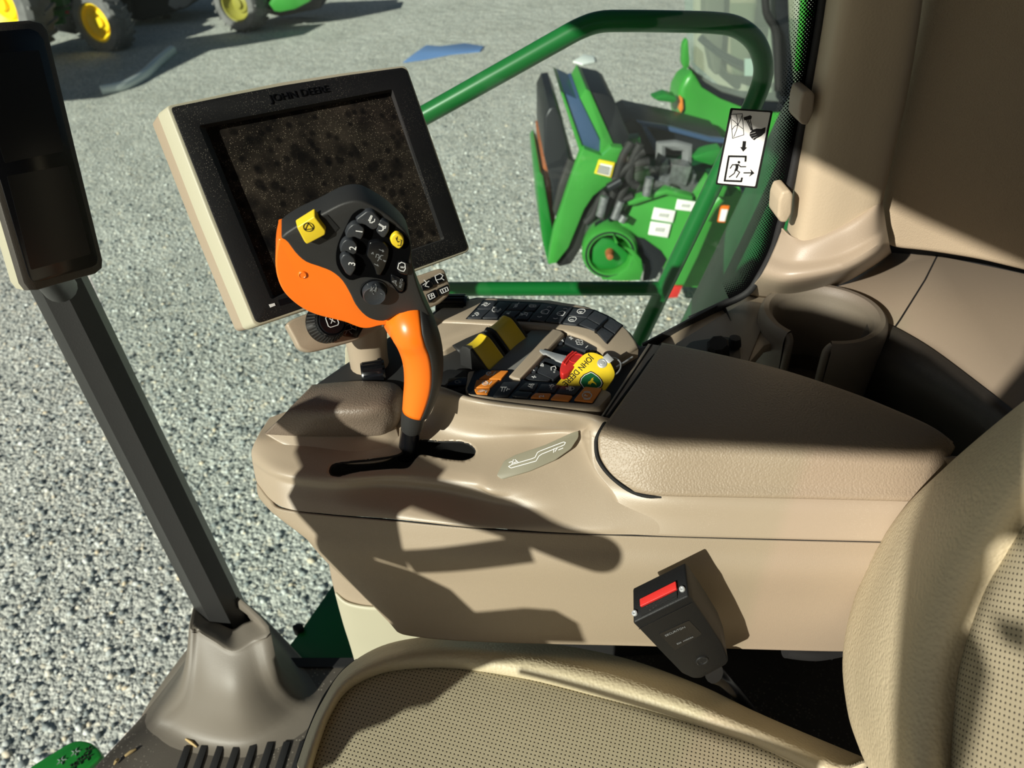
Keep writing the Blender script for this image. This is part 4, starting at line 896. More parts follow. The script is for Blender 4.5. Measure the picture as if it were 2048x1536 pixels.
# frame = slab with an opening; the walls slope to the screen
fr = slab('bezel', op, mn * -.010, 'black', mon, .0015, 2)
boolean(fr, slab('cutter', [p + mn * .01 for p in ip], mn * -.03, None))
fr.data.set_sharp_from_angle(angle=math.radians(38))
i2 = rp(P([(411, 256), (780, 185), (882, 479), (547, 593)], pl=mo(-.0075)), .002, 3)
bm = bmesh.new(); a = [bm.verts.new(p + mn * -.0005) for p in ip]; b = [bm.verts.new(p) for p in i2]
for i in range(len(a)): bm.faces.new((a[i], a[(i + 1) % len(a)], b[(i + 1) % len(a)], b[i]))
finish('bezel_slope', bm, 'black_soft', mon)
slab('screen', rp(P([(405, 254), (781, 182), (883, 482), (543, 595)], pl=mo(-.0078)), .002), mn * -.002, 'screen', mon)
cen = sum(q, Vector()) / 4
def grow(pts, k): return [p + (p - cen).normalized() * k for p in pts]
ho = slab('housing', [p + mn * -.0012 for p in grow(op, .0035)], mn * -.018 - mx_ * .007, 'cream', mon, .003, 3, bb=True)
boolean(ho, slab('cutter', [p + mn * .01 for p in grow(op, -.004)], mn * -.022, None)); ho.data.set_sharp_from_angle(angle=math.radians(38))
slab('back_cover', [p + mn * -.0172 - mx_ * .0072 for p in grow(op, .0025)], mn * -.020 - mx_ * .004, 'taupe', mon, .001, 2, .99)
ld = A(540, 203, pl=mp); lx = A(660, 182, pl=mp) - ld; ly = mn.cross(lx)
lgo = text('lettering', 'JOHN DEERE', A(541, 204, pl=mp), lx, ly, .0105, 'black_gloss', mon, .0009, .0001, fit=lx.length * .98)
for z_, nm in ((0, 'J'), (1, 'D')): pass
slab('card_slot', rp(P([(556, 600), (720, 556), (722, 562), (560, 612)], pl=mo(.0004)), .001), mn * -.002, 'black_gloss', mon)
slab('card_slot_tab', P([(538, 609), (549, 606), (551, 611), (541, 615)], pl=mo(.0006)), mn * -.001, 'mark', mon)
# arm that carries the monitor
tube('support_arm', [A(720, 560, pl=mo(-.05)), A(728, 640, pl=mo(-.055)), A(735, 700, z=.74), A(745, 760, z=.70)], [.03, .028, .024, .024], 'taupe', mon, 20, 16)
slab('arm_cuff', rp(P([(690, 694), (756, 684), (780, 660), (792, 700), (760, 735), (690, 760)], x=.83), .005), (.03, 0, 0), 'cream', mon, .004, 3)

# ================================================================== key bar below the monitor
kb = thing('monitor_key_bar', 'taupe key bar with dial and four keys under the monitor', 'key bar', A(740, 700, z=.70))
bp = mo(-.006); bo = lambda t: mo(-.006 + t)
bar = [(572, 648), (582, 640), (600, 632), (700, 596), (800, 563), (880, 536), (890, 538), (903, 575), (900, 590), (880, 608), (800, 640), (712, 682), (650, 699), (618, 706), (598, 698), (590, 680)]
slab('bar_body', rp(P(bar, pl=bp), .006), mn * -.018, 'taupe', kb, .004, 3, .97, bb=True)
# dial
cD = A(652, 646, pl=bo(.002)); e1 = (A(690, 634, pl=bo(.002)) - cD).normalized(); e2 = mn.cross(e1)
R_ = (A(690, 646, pl=bo(.002)) - cD).length * 1.02
dial = lathe('dial', cD, mn, [(0, .018), (R_ * .62, .018), (R_ * .66, .016), (R_ * .72, .017), (R_ * .76, .015), (R_ * .98, 0), (R_, -.002)], 'black_gloss', kb, 40)
bm = bmesh.new()
for k in range(36):
    a = 2 * math.pi * k / 36; d = e1 * math.cos(a) + e2 * math.sin(a); tg = mn.cross(d)
    add_slab(bm, [cD + d * R_ * .80 + mn * .0142 + tg * .0007, cD + d * R_ * 1.0 + mn * .001 + tg * .0007, cD + d * R_ * 1.0 + mn * .001 - tg * .0007, cD + d * R_ * .80 + mn * .0142 - tg * .0007], (d * .0012 + mn * .0012) * -1)
finish('dial_grip', bm, 'black_soft', dial)
tp = bo(.0205); c0 = cD + mn * .0183; s_ = .0062
rr = [c0 + e1 * (s_ * a) + e2 * (s_ * b) for a, b in ((-1, -.7), (-.7, -1), (.7, -1), (1, -.7), (1, .7), (.7, 1), (-.7, 1), (-1, .7), (-1, -.7))]
strokes('symbol', [rr], mn, .0007, 'mark', dial)
text('letter', 'X', c0, e1, e2, .0085, 'mark', dial, .0003, .0002, align='CENTER')
o = slab('camera_key', rp(P([(672, 640), (712, 628), (738, 636), (716, 676), (690, 672), (668, 660)], pl=bo(.003)), .003), mn * -.003, 'black_gloss', kb, .001)
strokes('symbol', [P(L, pl=bo(.0032)) for L in ([(688, 652), (700, 648), (704, 658), (690, 662), (688, 652)], [(704, 652), (712, 646), (712, 660), (704, 656)], [(694, 662), (690, 669)], [(698, 662), (704, 668)])], mn, .0007, 'mark_dim', o)
for poly, sym in (([(842, 568), (860, 556), (868, 567), (866, 574), (846, 582)], [[(848, 560), (854, 566), (850, 572), (858, 574)], [(846, 570), (858, 562)]]),
                  ([(862, 555), (886, 546), (893, 560), (870, 570)], [[(870, 552), (880, 547), (886, 551), (882, 558), (872, 560), (870, 552)], [(872, 560), (876, 566)], [(882, 556), (888, 560)]]),
                  ([(854, 588), (872, 578), (878, 592), (860, 606)], [[(856, 590), (866, 586), (870, 594), (860, 599), (856, 590)], [(863, 588), (864, 596)], [(860, 592), (866, 591)]]),
                  ([(876, 577), (896, 568), (901, 582), (882, 592)], [[(880, 580), (894, 574), (897, 581), (884, 587), (880, 580)], [(885, 579), (887, 584)], [(890, 577), (892, 582)]])):
    o = slab('key', rp(P(poly, pl=bo(.003)), .0015), mn * -.003, 'black_gloss', kb, .0008)
    strokes('symbol', [P(L, pl=bo(.0033)) for L in sym], mn, .0008, 'mark', o)

# ================================================================== ignition key with fob
ky = thing('ignition_key', 'steel key with ridged red head and yellow leather fob lying on the keys', 'key', A(1150, 730, z=.755))
kk5 = zm(1060, 640, 9.309)
def kz(pts, z): return [A(u, v, z=z) for u, v in kk5(pts)]
slab('blade', kz([(175, 560), (190, 535), (240, 545), (660, 660), (690, 700), (640, 800), (560, 770), (480, 740), (440, 705), (400, 690), (370, 665), (330, 645), (300, 625), (250, 625), (215, 600)], .757), (0, 0, -.0022), 'steel', ky, .0006)
kh = slab('key_head', rp(kz([(555, 900), (580, 800), (690, 640), (780, 572), (850, 575), (1010, 640), (1010, 720), (720, 960), (610, 1005), (565, 970)], .762), .002), (0, 0, -.008), 'red', ky, .002, 3)
tube('head_ridge', kz([(610, 800), (710, 670), (800, 590)], .7625), .0012, 'red', kh, 8)
tube('head_ridge', kz([(650, 830), (750, 690), (860, 600)], .7625), .0012, 'red', kh, 8)
lathe('head_seal', kz([(870, 720)], .762)[0], Z, [(.0075, 0), (.0085, .0006), (.0095, 0)], 'red', kh, 24)
# fob: leather tag sloping down to the rear
f0, f1, f2 = A(*kk5([(560, 1130)])[0], z=.752), A(*kk5([(1060, 610)])[0], z=.771), A(*kk5([(1575, 900)])[0], z=.762)
fn = (f1 - f0).cross(f2 - f0).normalized(); fn = fn if fn.z > 0 else -fn
fpl = (f0, fn); fo = lambda t: (f0 + fn * t, fn)
fob = slab('fob_tag', rp(P(kk5([(430, 1260), (900, 735), (1000, 640), (1090, 600), (1200, 604), (1380, 680), (1500, 790), (1580, 960), (1575, 1060), (1480, 1200), (1380, 1330), (800, 1330)]), pl=fpl), .004), fn * -.0025, 'yellow', ky, .0006)
tx, ty = A(*kk5([(1150, 655)])[0], pl=fpl), A(*kk5([(690, 1120)])[0], pl=fpl)
up_ = (A(*kk5([(1170, 760)])[0], pl=fpl) - A(*kk5([(1100, 690)])[0], pl=fpl))
text('lettering', 'JOHN DEERE', A(*kk5([(1112, 652)])[0], pl=fpl), ty - tx, up_, .0098, 'ink', fob, fit=(ty - tx).length * 1.12)
def fob_px(pts, t): return P(kk5(pts), pl=fo(t))
sh_ = [(910, 1170), (935, 1080), (1000, 1010), (1090, 970), (1130, 950), (1180, 970), (1280, 1040), (1340, 1110), (1370, 1180), (1340, 1250), (1180, 1320), (1000, 1300)]
slab('shield', fob_px(sh_, .0003), fn * -.0004, 'ink', fob)
slab('shield', fob_px([(1130 + (x - 1130) * .90, 1150 + (y - 1150) * .90) for x, y in sh_], .0005), fn * -.0003, 'white', fob)
slab('shield', fob_px([(1130 + (x - 1130) * .84, 1150 + (y - 1150) * .84) for x, y in sh_], .0007), fn * -.0003, 'shield_green', fob)
slab('emblem', fob_px([(1075, 1200), (1085, 1150), (1120, 1130), (1150, 1085), (1195, 1065), (1170, 1090), (1185, 1110), (1165, 1125), (1230, 1180), (1240, 1220), (1200, 1180), (1160, 1165), (1130, 1190), (1120, 1220), (1110, 1190)], .0009), fn * -.0003, 'yellow', fob)
lathe('rivet', A(*kk5([(1345, 805)])[0], pl=fpl), fn, [(0, .0016), (.0022, .0016), (.003, .0009), (.0038, .0012), (.0052, .0008), (.0058, 0)], 'steel', fob, 24)
slab('strap_clip', fob_px([(1350, 690), (1440, 615), (1565, 735), (1470, 810)], .001), fn * -.0015, 'steel', ky, .0004)
rc = A(*kk5([(1480, 880)])[0], z=.757)
bm = bmesh.new(); e1, e2, _ = frame_of(fn + Vector((.3, .2, 0))); add_tube(bm, ring_pts(rc, e1 * .013, e2 * .013, 28) + [rc + e1 * .013], .0009, 8, False); finish('split_ring', bm, 'steel', ky)
tube('ring_link', [A(*kk5([(1600, 880)])[0], z=.752), A(*kk5([(1770, 780)])[0], z=.75), A(*kk5([(1905, 690)])[0], z=.748)], .0012, 'steel', ky, 8)

# ================================================================== corner post display
cd_ = thing('corner_display', 'tall narrow black display in a taupe frame on the corner post', 'display', A(110, 620, d=.86))
dn = Vector((-.52, -.80, .28)).normalized(); D0 = A(110, 300, d=.80); dpl = (D0, dn); do = lambda t: (D0 + dn * t, dn)
fo_ = [(-130, 60), (0, 44), (66, 38), (86, 46), (99, 70), (207, 522), (204, 540), (190, 548), (74, 581), (56, 578), (46, 566), (-40, 250), (-100, 60)]
fpx = [(-140, 66), (0, 44), (60, 40), (84, 46), (96, 62), (150, 290), (206, 520), (205, 536), (192, 547), (76, 580), (58, 580), (47, 566), (-10, 372), (-80, 140)]
fp_ = P(fpx, pl=dpl)
slab('frame', fp_, dn * -.012, 'display_frame', cd_, .002, 2)
slab('glass_front', rp(P([(-128, 82), (0, 62), (60, 57), (76, 64), (88, 80), (142, 300), (196, 516), (194, 528), (184, 534), (82, 562), (66, 563), (58, 552), (4, 372), (-66, 150)], pl=do(.0006)), .002), dn * -.002, 'black_gloss', cd_, .0004)
slab('screen', rp(P([(-60, 110), (78, 100), (128, 302), (10, 326)], pl=do(.0010)), .002), dn * -.0006, mat('dark_display_glass', (20, 21, 24), .3), cd_)
slab('screen', rp(P([(14, 352), (136, 330), (182, 508), (62, 540)], pl=do(.0010)), .002), dn * -.0006, 'dark_display', cd_) if 'dark_display' in M else slab('screen', rp(P([(14, 352), (136, 330), (182, 508), (62, 540)], pl=do(.0010)), .002), dn * -.0006, bpy.data.materials['dark_display_glass'], cd_)
cen = sum(fp_, Vector()) / len(fp_)
slab('back_housing', [p + dn * -.011 for p in fp_], dn * -.022, 'cream', cd_, .002, 2, .98)
tube('mount_arm', [A(70, 520, pl=do(-.03)), A(95, 545, d=.90), A(120, 575, d=.95)], .02, 'post', cd_, 16)

# ================================================================== driver's seat
st = thing('driver_seat', 'cream leather driver seat with perforated centre panels', 'seat', Vector((.20, -.08, FL)))
oc = [(598, 1530), (622, 1460), (648, 1405), (690, 1342), (762, 1296), (850, 1277), (950, 1275), (1100, 1290), (1250, 1320), (1395, 1372), (1500, 1422), (1600, 1466), (1735, 1522)]
ic = [(612, 1570), (636, 1490), (660, 1428), (697, 1378), (764, 1346), (848, 1336), (930, 1339), (1060, 1360), (1195, 1394), (1330, 1430), (1425, 1460), (1512, 1490), (1640, 1552)]
mid = [((a + c) / 2, (b + d) / 2) for (a, b), (c, d) in zip(oc, ic)]
vis = lambda pts, z, du=0, dv=0: [A(u + du, v + dv, z=z) for u, v in pts]
seat_c = Vector((.22, -.02, FL))
def out(pts, k): return [p + Vector((p.x - seat_c.x, p.y - seat_c.y, 0)).normalized() * k for p in pts]
edge_top = vis(oc, .455)
low = [Vector((p.x, p.y, FL + .36)) for p in out(edge_top, -.02)]
rowsC = [low, [p - Z * .03 for p in out(edge_top, .001)], edge_top, vis([(a * .7 + c * .3, b * .7 + d * .3) for (a, b), (c, d) in zip(oc, ic)], .480), vis(mid, .490), vis([(a * .3 + c * .7, b * .3 + d * .7) for (a, b), (c, d) in zip(oc, ic)], .491), vis([(a * .1 + c * .9, b * .1 + d * .9) for (a, b), (c, d) in zip(oc, ic)], .484), vis(ic, .474)]
loft('cushion_bolster', rowsC, 'leather', st, 90, 40, .004, sharp=80)
inner0 = vis(ic, .474)
def shrink(t, z): return [Vector((p.x + (seat_c.x - p.x) * t, p.y + (seat_c.y - p.y) * t, FL + z)) for p in inner0]
rowsI = [[p - Z * .006 for p in shrink(-.004, .474)], shrink(.006, .477), shrink(.06, .481), shrink(.25, .483), shrink(.6, .481), shrink(.98, .48)]
loft('cushion_panel', rowsI, 'perf', st, 90, 40, .002, uv=True, sharp=80, ax=(Vector((.9, .44, 0)), Vector((-.44, .9, 0))))
# hidden far half of the cushion so the seat is whole from the side
far = [Vector((2 * seat_c.x - p.x, p.y, p.z)) for p in edge_top]
slab('cushion_core', [p - Z * .015 for p in out(edge_top, -.035)] + [Vector((2 * seat_c.x - p.x, p.y, p.z - .015)) for p in reversed(out(edge_top, -.035))], (0, 0, -.10), 'leather', st, .02, 4)
tube('piping', vis([(598, 1526), (622, 1456), (646, 1402), (668, 1368), (690, 1341), (715, 1322)], .456), .003, 'rubber', st, 8, 30)
tube('seam', [p + Z * .0012 for p in vis(ic, .474)], .0012, 'taupe_dark', st, 6, 80)
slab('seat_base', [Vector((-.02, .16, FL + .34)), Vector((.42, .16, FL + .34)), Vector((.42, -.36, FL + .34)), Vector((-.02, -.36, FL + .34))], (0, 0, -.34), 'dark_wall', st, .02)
# backrest
bn = Vector((.10, 1, .28)).normalized(); B0 = A(1700, 1330, z=.55); bpl_ = lambda t: (B0 + bn * t, bn)
bo_ = [(2560, 470), (2300, 630), (2170, 720), (2052, 806), (1960, 880), (1885, 946), (1812, 1018), (1752, 1108), (1708, 1215), (1690, 1318), (1700, 1420), (1722, 1490), (1748, 1545), (1800, 1640)]
bi_ = [(2640, 600), (2390, 720), (2230, 810), (2130, 910), (2072, 1010), (2040, 1062), (2006, 1118), (1970, 1180), (1938, 1265), (1915, 1350), (1906, 1440), (1902, 1500), (1900, 1560), (1910, 1660)]
def mixp(t): return [(a + (c - a) * t, b + (d - b) * t) for (a, b), (c, d) in zip(bo_, bi_)]
edge_b = P(bo_, pl=bpl_(.0))
rowsB = [[p + Vector((.01, -.10, 0)) for p in edge_b], [p + Vector((.004, -.03, 0)) for p in edge_b], edge_b, P(mixp(.12), pl=bpl_(.022)), P(mixp(.3), pl=bpl_(.040)), P(mixp(.55), pl=bpl_(.048)), P(mixp(.8), pl=bpl_(.040)), P(mixp(1), pl=bpl_(.022))]
loft('backrest_bolster', rowsB, 'leather', st, 70, 50, .004, sharp=80)
rowsB2 = [[p - bn * .006 for p in P(mixp(.99), pl=bpl_(.020))], P(mixp(1.02), pl=bpl_(.024)), P(mixp(1.2), pl=bpl_(.030)), P([(u + 150, v + 20) for u, v in bi_], pl=bpl_(.03)), P([(u + 420, v + 60) for u, v in bi_], pl=bpl_(.03))]
loft('backrest_panel', rowsB2, 'perf', st, 70, 40, .002, uv=True, sharp=80, ax=(Vector((1, 0, 0)), Vector((0, -.27, .96))))
tube('backrest_seam', [p + bn * .001 for p in P(bi_, pl=bpl_(.022))], .0016, 'taupe_dark', st, 6, 60)

bk_pts = [p - bn * .05 for p in edge_b]; mir = [Vector((2 * .20 - p.x, p.y + .10 * (p.x - .2) * 2, p.z)) for p in bk_pts]
slab('backrest_shell', bk_pts + list(reversed(mir)), bn * -.07, 'leather', st, .02, 4, .96)

# ================================================================== seat belt buckle
bk = thing('seatbelt_buckle', 'black seatbelt buckle with red release button beside the seat cushion', 'seatbelt buckle', A(1410, 1360, x=.44))
fA, fB, fD = A(1266, 1245, x=.425), A(1377, 1191, x=.432), A(1385, 1357, x=.428)
kn = (fB - fA).cross(fD - fA).normalized(); kn = kn if kn.dot(CAM - fA) > 0 else -kn
fp2 = (fA, kn); ko = lambda t: (fA + kn * t, kn)
zt = A(1377, 1191, pl=fp2); backv = A(1373, 1152, z=zt.z - FL + .006) - zt; bkv = backv.normalized() * .034
body = [(1266, 1246), (1377, 1192), (1386, 1200), (1420, 1250), (1445, 1290), (1457, 1322), (1452, 1330), (1402, 1357), (1386, 1357), (1364, 1347), (1330, 1312), (1280, 1260)]
slab('body', rp(P(body, pl=fp2), .002), bkv, 'buckle_black', bk, .0016, 2, .97, bb=True)
def tf(u, v): return A(u, v, pl=(zt + Z * .0006, (fB - fA).cross(bkv).normalized()))
tn = (fB - fA).cross(bkv).normalized(); tn = tn if tn.dot(CAM - zt) > 0 else -tn
tpl = lambda t: (zt + tn * t, tn)
rb = slab('release_button', rp(P([(1279, 1198), (1351, 1162), (1353, 1178), (1280, 1213)], pl=tpl(.0022)), .001), tn * -.004, 'red', bk, .0008); rb['label'] = 'red release button'
slab('slot', P([(1281, 1217), (1354, 1181), (1354, 1196), (1282, 1232)], pl=tpl(.0006)), tn * -.002, 'hole', bk)
slab('slot_lip', P([(1282, 1217), (1353, 1182), (1354, 1191), (1300, 1222)], pl=tpl(.0012)), tn * -.002, 'black', bk)
for u, v in ((1364, 1178), (1269, 1226)):
    lathe('screw', A(u, v, pl=tpl(.0002)), tn, [(0, .0003), (.0012, .0003), (.0014, .0012), (.0026, .0010), (.003, -.0006)], 'steel', bk, 14)
pq = slab('label_plate', rp(P([(1318, 1268), (1378, 1241), (1404, 1268), (1350, 1301)], pl=ko(.0004)), .0015), kn * -.001, 'black_gloss', bk)
xd = A(1372, 1243, pl=ko(.0004)) - A(1322, 1266, pl=ko(.0004)); yd = A(1322, 1266, pl=ko(.0004)) - A(1350, 1300, pl=ko(.0004))
text('lettering', 'SECURITON', A(1331, 1273, pl=ko(.0005)), xd, yd, .0042, 'mark_dim', pq, .0002, .0002, fit=xd.length * .8)
text('lettering', 'E20  H4203A', A(1354, 1289, pl=ko(.0005)), xd, yd, .0030, 'mark_dim', pq, .0002, .0002, fit=xd.length * .68)
lathe('button_boss', A(1404, 1321, pl=ko(0)), kn, [(0, .0006), (.0045, .0006), (.0052, .0012), (.0062, .0012), (.0068, 0)], 'black', bk, 28)
strokes('mould_line', [P([(1278, 1258), (1384, 1206)], pl=ko(.0004))], kn, .0006, 'black_gloss', bk)
tube('stalk', [A(1428, 1346, pl=ko(-.012)), A(1450, 1362, pl=ko(-.014)), A(1485, 1400, pl=ko(-.03)), A(1540, 1470, pl=ko(-.07))], [.011, .008, .007, .007], 'black_gloss', bk, 14, 14)
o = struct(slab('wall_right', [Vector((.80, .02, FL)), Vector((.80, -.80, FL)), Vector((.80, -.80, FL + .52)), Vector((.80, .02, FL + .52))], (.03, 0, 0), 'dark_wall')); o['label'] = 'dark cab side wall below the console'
# things in the dark gap under the console
t = tag(tube('corrugated_hose', [A(1570, 1300, z=.47), A(1630, 1306, z=.46), A(1690, 1296, z=.45)], .009, 'dark_wall', None, 16, 20), 'black hose in the dark gap below the console', 'hose')
t = tag(slab('metal_bracket', rp(P([(1656, 1296), (1674, 1292), (1676, 1306), (1664, 1322), (1650, 1312)], x=.56), .002), (.02, 0, 0), 'steel', None, .002), 'small grey metal bracket in the gap beside the backrest', 'bracket')

# ================================================================== outside: own machine
rail = thing('handrail', 'green tube handrail standing just outside the side window', 'handrail', A(1270, 700, x=1.25))
rp_ = [(700, 310), (780, 268), (850, 230), (1000, 146), (1110, 84), (1160, 57), (1200, 44), (1250, 42), (1340, 43), (1430, 46), (1475, 55), (1508, 80), (1524, 115), (1526, 150), (1512, 195), (1480, 262), (1420, 385), (1350, 530), (1290, 655), (1240, 762)]
tube('bent_tube', P(rp_, x=1.25), .0158, 'rail', rail, 20, 110)
tube('cross_tube', P([(600, 580), (900, 578), (1322, 577)], x=1.25), .0138, 'rail', rail, 18, 12)
# curved green body panel behind the rear part of the window
pn = [(1604, 160), (1575, 205), (1540, 275), (1490, 385), (1440, 490), (1395, 585), (1355, 665), (1420, 690), (1530, 640), (1590, 470), (1650, 200), (1640, 150)]
rowsP = []
for k in range(9):
    t = k / 8; a = cr_pts([Vector((u, v, 0)) for u, v in [(1606, 158), (1560, 235), (1490, 385), (1430, 510), (1350, 675)]], 9)[k]; b = cr_pts([Vector((u, v, 0)) for u, v in [(1700, 150), (1680, 240), (1640, 400), (1600, 520), (1520, 720)]], 9)[k]
    rowsP.append([A(a.x, a.y, x=1.62), A(a.x * .8 + b.x * .2, a.y * .8 + b.y * .2, x=1.50), A((a.x + b.x) / 2, (a.y + b.y) / 2, x=1.40), A(b.x, b.y, x=1.36)])
pm = mat('dark_green_panel', (22, 92, 48), .35, var=.45, vscale=5)
o = loft('side_panel', rowsP, pm, None, 30, 30, .01); tag(o, 'curved dark green body panel outside the rear corner of the side window', 'body panel')
sp_o = o; q0 = A(1560, 690, x=1.40); ORG[o.name] = o.location.copy(); tube('support_post', [q0, Vector((q0.x, q0.y, 0))], .02, 'rail', sp_o, 10)
# green step with drain stars, and the deck by the pedestal
sp_ = P([(30, 1560), (60, 1532), (146, 1479), (176, 1480), (198, 1496), (206, 1512), (140, 1570)], z=-.10)
stp = thing('access_step', 'green perforated step outside the windscreen corner', 'step', sum(sp_, Vector()) / 7)
slab('tread', rp(sp_, .02), (0, 0, -.02), 'green', stp, .006)
for k, (u, v) in enumerate([(122, 1521), (150, 1504), (160, 1520), (174, 1513), (146, 1532), (176, 1500)]):
    c = A(u, v, z=-.0975)
    bm = bmesh.new()
    for j in range(5):
        a = j * 2 * math.pi / 5; add_slab(bm, [c + Vector((math.cos(a + s) * r, math.sin(a + s) * r, 0)) for s, r in ((-.35, .003), (0, .009), (.35, .003))], (0, 0, -.003))
    finish('drain_star', bm, 'steel' if k in (0, 1) else 'hole', stp)
dp = P([(553, 1322), (600, 1262), (640, 1205), (668, 1165), (720, 1165), (770, 1330)], z=-.06)
o = thing('outer_deck', 'green steel deck plate between window and console pedestal', 'deck plate', sum(dp, Vector()) / 6)
slab('plate', dp, (0, 0, -.03), 'rail', o, .004)
slab('latch', rp(P([(584, 1250), (598, 1245), (606, 1248), (606, 1258), (592, 1262), (585, 1258)], z=-.05), .004), (0, 0, -.02), 'black', o, .003)
for p_, q_ in ((stp, sp_[0]), (o, dp[4])): tube('support_post', [q_ + Vector((.03, -.05, -.02)), Vector((q_.x + .03, q_.y - .05, 0))], .018, 'rail', p_, 10)
# the black lip the cab floor ends in
o = struct(slab('trim_9', [p + Z * .004 for p in P([(540, 1318), (730, 1318), (735, 1336), (550, 1336)], z=0)], (0, 0, -.07), 'rubber')); o['label'] = 'black rubber lip of the cab floor'

# ================================================================== outside: the neighbouring harvester
hv = thing('harvester', 'green harvester with its header removed, parked beyond the handrail', 'harvester', A(1300, 520, x=5.2) * 1 + Vector((0, 0, -A(1300, 520, x=5.2).z)))
k3 = zm(1040, 150, 3.4125)
def hs(name, pts, x, dep, m, bevel=.01, side=None, **kw): return slab(name, P(k3(pts), x=x), Vector((dep, 0, 0)), m, hv, bevel, **kw)
hs('feeder_side', [(418, 520), (440, 505), (560, 552), (622, 490), (702, 500), (640, 722), (560, 780), (500, 830), (440, 920), (390, 1040), (332, 1180), (246, 1288), (196, 1292), (205, 1200), (232, 1060), (330, 760)], 5.0, .08, 'green_light', .012)
hs('feeder_lip', [(112, 690), (135, 655), (160, 690), (228, 1080), (235, 1180), (210, 1300), (190, 1290), (150, 1120)], 5.15, .9, 'green', .03)
hs('feeder_mouth', [(150, 560), (190, 540), (240, 800), (240, 1060), (222, 1085), (165, 730)], 5.25, .8, 'rust', .02)
hs('feeder_drum', [(165, 290), (200, 225), (250, 215), (290, 300), (345, 560), (378, 620), (350, 760), (300, 860), (262, 965), (232, 960), (215, 760), (165, 560)], 5.10, .85, 'gun', .06, seg=3)
hs('drum_plate', [(330, 570), (385, 600), (360, 700), (300, 860), (250, 980), (225, 930), (260, 760)], 5.07, .06, 'post', .02)
for k, (pts, m) in enumerate((([(272, 105), (300, 125), (432, 500), (425, 535), (405, 520)], 'green_light'), ([(300, 120), (385, 160), (405, 150), (560, 470), (566, 552), (430, 522)], 'blue_tint'),
        ([(410, 160), (450, 92), (480, 110), (640, 470), (610, 500), (565, 552), (545, 540), (548, 440)], 'green_light'), ([(478, 108), (600, 135), (640, 160), (748, 420), (735, 450), (700, 495), (640, 482)], 'gun'))):
    hs('top_plate', pts, 5.06 + .02 * (k % 2), .6, m, .012)
hs('upper_body', [(700, 330), (760, 300), (900, 330), (1100, 370), (1400, 450), (1420, 640), (1330, 660), (980, 610), (850, 640), (740, 620), (690, 560)], 5.75, .5, 'gun', .02)
hs('body_rail', [(800, 320), (1000, 350), (1300, 430), (1400, 440), (1400, 470), (1290, 460), (1050, 395), (830, 350)], 5.7, .05, 'blue_tint', .01)
hs('body_rail', [(830, 350), (860, 345), (940, 470), (1000, 580), (970, 590), (900, 500)], 5.68, .05, 'blue_tint', .01)
tubes = bmesh.new(); add_tube(tubes, P(k3([(960, 640), (962, 470), (1050, 478), (1142, 492), (1135, 650)]), x=5.35), .04, 8); finish('lift_frame', tubes, 'mark_dim', hv)
# hydraulic block and hoses
bm = bmesh.new(); rng = random.Random(3)
for k in range(26):
    c = A(*k3([(rng.uniform(950, 1150), rng.uniform(650, 790))])[0], x=5.28 + rng.uniform(-.03, .05)); s = rng.uniform(.03, .075)
    add_box(bm, c, Vector((s, 0, 0)), Vector((0, s, .2 * s)), Vector((0, -.2 * s, s)))
finish('hydraulic_block', bm, 'steel_far', hv)
for pts, r, m in (([(580, 830), (545, 960)], .05, 'steel'), ([(690, 860), (640, 980)], .045, 'steel'), ([(885, 700), (860, 820)], .05, 'steel'), ([(600, 770), (690, 720)], .05, 'gun'), ([(715, 960), (690, 1000)], .05, 'steel')):
    tube('ram', P(k3(pts), x=4.9), r * .6, 'steel_far' if m == 'steel' else m, hv, 12)
for pts in ([(760, 460), (700, 560), (660, 700), (640, 800), (600, 900), (560, 980)], [(820, 470), (760, 600), (740, 720), (690, 820), (660, 900)], [(640, 720), (720, 640), (780, 600), (880, 590)], [(770, 830), (700, 860), (680, 920), (720, 990)], [(850, 520), (790, 560), (740, 700), (800, 760)], [(590, 800), (540, 860), (500, 950), (450, 1010)]):
    tube('hose', P(k3(pts), x=4.97), .03, 'rubber', hv, 10, 24)
hs('bracket_plate', [(725, 440), (820, 430), (835, 560), (840, 640), (790, 690), (745, 620)], 5.2, .1, 'green', .012)
hs('inner_body', [(640, 800), (760, 560), (920, 640), (1180, 640), (1330, 680), (1200, 1000), (900, 1300), (480, 1290), (470, 1000)], 5.45, .4, 'shield_green', .02)
hs('cross_plate', [(740, 680), (880, 640), (900, 720), (800, 800), (740, 790)], 5.15, .1, 'green_light', .012)
hs('side_shield', [(690, 1010), (770, 880), (990, 808), (1190, 850), (1290, 700), (1420, 770), (1330, 980), (1220, 1240), (1120, 1440), (1010, 1440), (960, 1260), (900, 1190), (800, 1120), (690, 1080)], 4.98, .10, 'green_light', .02)
hs('shield_lip', [(690, 900), (780, 850), (1000, 780), (1180, 830), (1180, 860), (990, 820), (780, 890)], 4.93, .08, 'green_light', .012)
hs('opening', [(700, 1085), (850, 1120), (960, 1200), (1000, 1260), (930, 1390), (840, 1410), (850, 1300), (780, 1200)], 4.965, .02, 'gun', .004)
hs('front_bottom', [(250, 1290), (330, 1200), (410, 1000), (520, 840), (560, 840), (460, 1000), (420, 1180), (350, 1290), (270, 1310)], 5.05, .1, 'rubber', .01)
